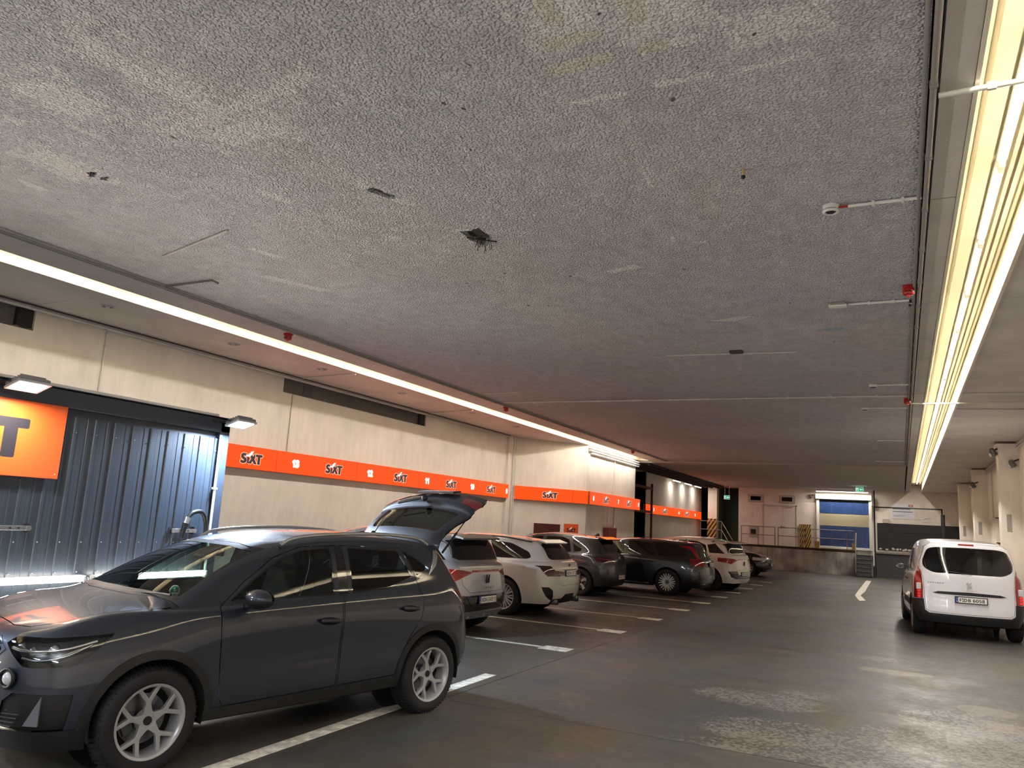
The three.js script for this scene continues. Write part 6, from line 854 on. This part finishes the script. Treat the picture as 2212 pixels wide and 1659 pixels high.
// ------------------------------------------------------------------ left wall fittings
{
  const bendO = (u) => { const d = Math.hypot(1.6, 2.05); return [-10.4 + 1.6 * u / d, -20.95 - 2.05 * u / d]; }, ang = Math.atan2(2.05, 1.6);
  const onBend = (name, label, cat, u0, u1, y0, y1, dep, mat) => { const [x, z] = bendO((u0 + u1) / 2), o = thing(name, label, cat, [x, (y0 + y1) / 2, z], ang); mesh('board', bx(-(u1 - u0) / 2, (u1 - u0) / 2, -(y1 - y0) / 2, (y1 - y0) / 2, 0.004, dep, 0.004), mat, o); return o; };
  onBend('maroon_panel', 'maroon blank panel on the angled wall behind the white estate', 'panel', 0.8, 1.69, 1.1, 1.68, 0.04, std(0x4a1512, 0.6));
  const t = canvasTex(256, 192, (g, w, h) => { g.fillStyle = '#e2571f'; g.fillRect(0, 0, w, h); sixt(g, 128, 84, 54, false); }), o = onBend('poster', 'small orange SIXT poster on the angled wall', 'poster', 1.84, 2.35, 1.28, 1.71, 0.012, std(0xe2571f, 0.5)); const f = new THREE.PlaneGeometry(0.5, 0.42); f.translate(0, 0, 0.0135); mesh('print', f, std(0xffffff, 0.5, 0, { map: t }), o);
  const c = thing('hose_cabinet', 'dark red fire hose cabinet below the second sign', 'cabinet', [-8.795, 1.2, -25.1]); mesh('case', bx(0, 0.16, -0.45, 0.46, -0.45, 0.45, 0.01), std(0x5c0f10, 0.5), c); mesh('door', bx(0.16, 0.175, -0.42, 0.43, -0.42, 0.42, 0.006), std(0x6b1213, 0.45), c); mesh('label_plate', bx(0.175, 0.178, -0.1, 0.1, -0.3, -0.12), std(0xc9c3b8, 0.6), c); mesh('latch', bx(0.175, 0.2, -0.02, 0.02, 0.3, 0.36), steel, c);
  const con = (label, pts, r = 0.014, mat = pipeMat, clips = []) => { const q = thing('conduit', label, 'conduit'); for (let i = 0; i + 1 < pts.length; i++) mesh('pipe', cyl(pts[i], pts[i + 1], r, r, 8), mat, q); for (const p of clips) mesh('clip', bx(p[0] - 0.022, p[0] + 0.022, p[1] - 0.022, p[1] + 0.022, p[2] - 0.012, p[2] + 0.012, 0.004), mat, q); return q; };
  con('white conduit dropping from the ceiling to the container roof', [[-10.38, 4.12, -7.26], [-10.38, 2.9, -7.26]], 0.016, pipeMat, [[-10.38, 3.9, -7.26], [-10.38, 3.2, -7.26]]);
  con('thin conduit from the sooty slot down to the orange sign', [[-10.385, 3.86, -11.25], [-10.385, 2.76, -11.25]], 0.009, std(0xb0a48f, 0.6));
  con('left of two pipes beside the pillar between the orange signs', [[-10.34, 0.1, -20.56], [-10.34, 4.18, -20.56]], 0.025); con('right of two pipes beside the pillar between the orange signs', [[-10.28, 0.1, -20.72], [-10.28, 4.18, -20.72]], 0.022); con('thin pipe on the pillar between the orange signs', [[-10.28, 0.1, -20.86], [-10.28, 4.18, -20.86]], 0.012);
  con('vertical pipe above the second orange sign stretch', [[-8.77, 2.78, -25.55], [-8.77, 3.9, -25.55]], 0.022); con('vertical pipe beside the red hose cabinet below the sign', [[-8.77, 1.0, -25.68], [-8.77, 2.33, -25.68]], 0.022); con('thin vertical cable above the red hose cabinet', [[-8.785, 1.68, -25.0], [-8.785, 2.33, -25.0]], 0.008);
  const cl = []; for (let k = 0; k < 20; k++) cl.push([-10.33, 4.15, 2 - 1.15 * k]); con('white cable duct along the left wall under the soffit', [[-10.33, 4.15, 4], [-10.33, 4.15, -20.4]], 0.022, pipeMat, cl);
  con('thin dark cable above the white duct on the left wall', [[-10.27, 4.185, 4], [-10.27, 4.185, -20.4]], 0.01, std(0x3b3734, 0.7));
  con('cross conduit on the soffit above the sooty slot', [[-10.2, 4.18, -11.28], [-8.82, 4.18, -11.12]], 0.013, pipeMat); con('cross conduit on the soffit past the sooty slot', [[-10.2, 4.18, -15.9], [-8.82, 4.18, -15.5]], 0.013, pipeMat);
  con('upper pipe along the wall top beside the tyre rack', [[-8.74, 4.12, -23], [-8.74, 4.12, -28.2]], 0.03); con('middle pipe along the wall top beside the tyre rack', [[-8.74, 4.04, -23], [-8.74, 4.04, -28.2]], 0.03); con('lower pipe along the wall top beside the tyre rack', [[-8.74, 3.96, -23.2], [-8.74, 3.96, -28.2]], 0.026);
  for (let k = 0; k < 4; k++) con(`dark pipe under the far ceiling left of the aisle, ${ORD[k]} from the wall`, [[-9.5 + 0.35 * k, 4.085, -28.5], [-9.5 + 0.35 * k, 4.085, -42.9]], 0.05, std(0x2a2622, 0.8));
  // edges of the slab: conduits with clips
  const cr = [], cr2 = []; for (let k = 0; k < 44; k++) { if (k < 28) cr.push([0.225, 4.17, -2.6 - 0.9 * k]); } con('grey conduit with clips along the right slab edge', [[0.225, 4.17, 7], [0.225, 4.17, -28.2]], 0.018, pipeGrey, cr); con('second grey conduit along the right slab edge', [[0.18, 4.18, 7], [0.18, 4.18, -28.2]], 0.013, pipeGrey, cr2);
  con('thin conduit along the left slab edge', [[-7.62, 4.165, 7], [-7.62, 4.165, -28]], 0.012, pipeGrey); con('second thin conduit along the left slab edge', [[-7.66, 4.163, 7], [-7.66, 4.163, -28]], 0.01, pipeGrey);
  const cc = []; for (let k = 0; k < 10; k++) cc.push([-6.8 + 0.72 * k, 4.17, -14.51]); con('long white conduit crossing the ceiling slab', [[-7.5, 4.172, -14.48], [0.16, 4.172, -14.55]], 0.014, pipeMat, cc);
  con('white conduit crossing the right light trough', [[0.22, 4.15, -15.2], [0.4, 4.15, -15.3], [2.45, 4.15, -15.3]], 0.016, pipeMat); con('upper white conduit on the right bay ceiling', [[0.95, 4.18, -14.5], [2.45, 4.18, -14.6]], 0.014, pipeMat); con('lower white conduit on the right bay ceiling', [[0.93, 4.18, -16.2], [2.45, 4.18, -16.35]], 0.016, pipeMat); con('white conduit crossing the trough near the camera', [[0.25, 4.15, -4.5], [2.4, 4.15, -4.45]], 0.016, pipeMat, [[0.5, 4.15, -4.49]]);
  con('grey conduit arm with a hook left on the slab', [[-7.6, 4.18, -5.96], [-6.85, 4.18, -5.95], [-6.75, 4.14, -5.95]], 0.012, std(0x77726a, 0.5, 0.4)); con('white batten strip ending in a torn hook on the slab', [[-6.74, 4.186, -5.19], [-5.45, 4.186, -4.84]], 0.012, std(0xb9b5ad, 0.7));
  con('thin white conduit with a dark clip far along the slab', [[-2.97, 4.19, -10.78], [-1.21, 4.19, -10.9]], 0.009, pipeMat); con('short conduit by the left beam before the crossing', [[-7.4, 4.19, -13.45], [-6.65, 4.19, -13.42]], 0.01, pipeMat);
  // right wall
  con('upper conduit along the right wall under the ceiling', [[2.46, 4.1, 6], [2.46, 4.1, -42.8]], 0.02); con('lower conduit along the right wall under the ceiling', [[2.46, 4.03, 6], [2.46, 4.03, -42.8]], 0.016); con('vertical conduit on the right wall behind the second pier', [[2.48, 2.55, -27.4], [2.48, 4.05, -27.4]], 0.02);
}
{ // recessed ceiling spots in the soffit
  [[-9.3, -6.45], [-9.3, -8.65], [-9.22, -10.66], [-9.22, -13.2], [-9.1, -16.0], [-9.15, -18.5]].forEach(([x, z], i) => { const o = thing('recessed_spot', `unlit round recessed spot in the left soffit, ${ORD[i]} from the camera`, 'lamp', [x, H, z], 0, 'recessed spots'); mesh('ring', place(new THREE.TorusGeometry(0.085, 0.012, 8, 28), [0, -0.004, 0], Math.PI / 2), steel, o); mesh('reflector', cyl([0, -0.004, 0], [0, -0.0005, 0], 0.08, 0.08, 24), std(0x4a4743, 0.35, 0.6), o); mesh('bulb', place(new THREE.SphereGeometry(0.03, 12, 8), [0, -0.006, 0]), lampClear, o); });
  // smoke detectors and small ceiling fittings with their conduit arms
  const arm = (label, x0, x1, z) => { const q = thing('conduit', label, 'conduit'); mesh('pipe', cyl([x0, H - 0.018, z], [x1, H - 0.018, z], 0.013, 0.013, 8), whitePlastic, q); for (const u of [0.35, 0.75]) mesh('clip', bx(x0 + (x1 - x0) * u - 0.01, x0 + (x1 - x0) * u + 0.01, H - 0.036, H - 0.002, z - 0.02, z + 0.02, 0.003), whitePlastic, q); };
  { const o = thing('smoke_detector', 'round white smoke detector with red stub near the right slab edge', 'detector', [-0.41, H, -5.99]); mesh('base', cyl([0, -0.03, 0], [0, 0, 0], 0.055, 0.058, 28), whitePlastic, o); mesh('ring', place(new THREE.TorusGeometry(0.048, 0.012, 8, 28), [0, -0.045, 0], Math.PI / 2), whitePlastic, o); for (let k = 0; k < 6; k++) mesh('vane', bar([0.045 * Math.cos(k), -0.035, 0.045 * Math.sin(k)], [0.01 * Math.cos(k), -0.04, 0.01 * Math.sin(k)], 0.006, 0.03), blackPlastic, o); mesh('chamber', cyl([0, -0.055, 0], [0, -0.02, 0], 0.026, 0.036, 18), blackPlastic, o); mesh('stub', cyl([0.05, -0.018, 0], [0.12, -0.018, 0], 0.009), redPlastic, o); arm('white conduit arm of the round smoke detector', -0.29, 0.2, -5.99); }
  { const o = thing('beam_detector', 'white box detector with grey skirt near the red siren', 'detector', [-0.54, H, -8.67]); mesh('cap', bx(-0.09, 0.09, -0.045, -0.015, -0.05, 0.05, 0.012), whitePlastic, o); mesh('skirt', bx(-0.075, 0.075, -0.03, 0, -0.09, 0.06, 0.01), std(0x8f8b84, 0.5), o); arm('white conduit arm of the box detector', -0.44, 0.14, -8.68); const j = thing('junction', 'tangle of dark fittings where the box detector arm meets the slab edge', 'fitting', [0.15, H - 0.02, -8.72]); for (let k = 0; k < 5; k++) mesh('piece', place(new THREE.SphereGeometry(0.016, 8, 6), [0.01 * (k % 2), -0.012 * (k % 3), -0.025 * k]), k % 2 ? steel : blackPlastic, j); }
  [[-0.34, -13.53], [-0.55, -15.94], [-0.41, -21.2], [-0.6, -26.8]].forEach(([x, z], i) => { const o = thing('smoke_detector', `small white detector by the right slab edge, ${ORD[i]} past the box detector`, 'detector', [x, H, z]); mesh('body', bx(-0.06, 0.06, -0.05, 0, -0.05, 0.05, 0.018), whitePlastic, o); mesh('vent', bx(-0.04, 0.04, -0.056, -0.05, -0.03, 0.03), blackPlastic, o); arm(`white conduit arm of the ${ORD[i]} far detector`, x + 0.06, 0.2, z); });
  const sirenLabels = ['red fire siren at the right slab edge beside the box detector', 'red fire siren on the left beam above the orange signs', 'small red siren at the crossing conduit on the right', 'small red siren at the crossing conduit on the left', 'far red siren on the left beam near the tyre rack'];
  [[0.13, -8.22], [-7.8, -8.23], [0.16, -15.0], [-7.75, -15.1], [-7.75, -24.3]].forEach(([x, z], i) => { const y = H - (x < -1 ? 0.02 : 0), o = thing('fire_siren', sirenLabels[i], 'siren', [x, y, z]); mesh('base', bx(-0.05, 0.05, -0.03, 0, -0.05, 0.05, 0.01), redPlastic, o); mesh('horn', place(new THREE.LatheGeometry([[0, -0.1], [0.04, -0.098], [0.055, -0.08], [0.052, -0.03], [0.05, 0]].map(p => new THREE.Vector2(...p)), 24), [0, 0, 0]), redPlastic, o); mesh('slots', bx(-0.03, 0.03, -0.075, -0.065, 0.045, 0.056), blackPlastic, o); mesh('lens', place(new THREE.SphereGeometry(0.018, 10, 8), [0, -0.1, 0]), phys(0xff4433, 0.1, { clearcoat: 1 }), o); });
  { const o = thing('ceiling_stub', 'tiny brass stub hanging from the slab', 'fitting', [-0.91, H, -5.16]); mesh('stem', cyl([0, -0.05, 0], [0, 0, 0], 0.012), std(0xb9a66a, 0.5), o); mesh('cap', place(new THREE.SphereGeometry(0.016, 10, 8), [0, -0.055, 0]), blackPlastic, o); }
  { const o = thing('loose_wires', 'dark frayed fibres hanging from the large spalled hole', 'wires', [-3.3, H + 0.03, -5.75]), r = rng(77); for (let k = 0; k < 11; k++) { const x = -0.08 + 0.16 * r(), z = -0.1 + 0.15 * r(); mesh('fibre', tube([[x, 0, z], [x + 0.02 * (r() - 0.5), -0.05, z - 0.03 * r()], [x + 0.06 * (r() - 0.5), -0.08 - 0.06 * r(), z - 0.05 * r()]], 0.003, 8, 5), blackPlastic, o); } mesh('bar', [cyl([-0.12, -0.035, 0.05], [0.1, -0.04, -0.12], 0.006), cyl([-0.1, -0.035, -0.02], [0.08, -0.035, 0.1], 0.006)], std(0x3a2c22, 0.8), o); }
  { const o = thing('ceiling_clip', 'dark clip on the thin conduit far along the slab', 'fitting', [-1.97, H, -10.7]); mesh('block', bx(-0.09, 0.09, -0.04, 0, -0.05, 0.05, 0.01), std(0x46423d, 0.8), o); }
}
{ // lamps and cameras on the right piers
  const spot = (label, x, y, z) => { const o = thing('wall_spot', label, 'lamp', [x, y, z]); mesh('arm', cyl([0.12, 0.05, 0], [0, 0, 0], 0.018), darkMetal, o); mesh('head', place(new THREE.CylinderGeometry(0.05, 0.075, 0.16, 16), [-0.03, -0.05, 0.04], 0.5, 0, 0.4), std(0x6d6a66, 0.4, 0.5), o); mesh('lens', place(new THREE.SphereGeometry(0.055, 14, 10), [-0.06, -0.11, 0.0]), lampClear, o); };
  spot('twin spot lamp left of the first pier', 2.03, 4.0, -21.5); spot('dome lamp right of the first pier', 2.38, 3.72, -21.3); spot('dark camera dome on the second pier', 2.12, 3.7, -28.8); spot('dark camera by the roller door', -4.1, 3.85, -42.95);
  const n = thing('wall_niche_box', 'open cream box with a dangling cable on the right wall', 'box', [2.48, 2.2, -26.2]); mesh('back', bx(0, 0.015, -0.35, 0.35, -0.4, 0.4), wallMat, n); mesh('rim', [bx(-0.1, 0.015, 0.33, 0.36, -0.42, 0.42), bx(-0.1, 0.015, -0.36, -0.33, -0.42, 0.42), bx(-0.1, 0.015, -0.36, 0.36, -0.42, -0.39), bx(-0.1, 0.015, -0.36, 0.36, 0.39, 0.42)], wallMat, n); mesh('cable', tube([[-0.03, 0.33, 0], [-0.03, 0.1, 0.02], [-0.05, -0.05, -0.03], [-0.03, -0.12, 0.04], [-0.06, -0.2, 0]], 0.014, 30, 6), std(0x3c332c, 0.7), n);
}
scene.traverse(o => { if (o.isMesh) { o.castShadow = true; o.receiveShadow = true; } if (o.isRectAreaLight && !o.name) o.name = 'area_lamp'; });
renderer.render(scene, camera);
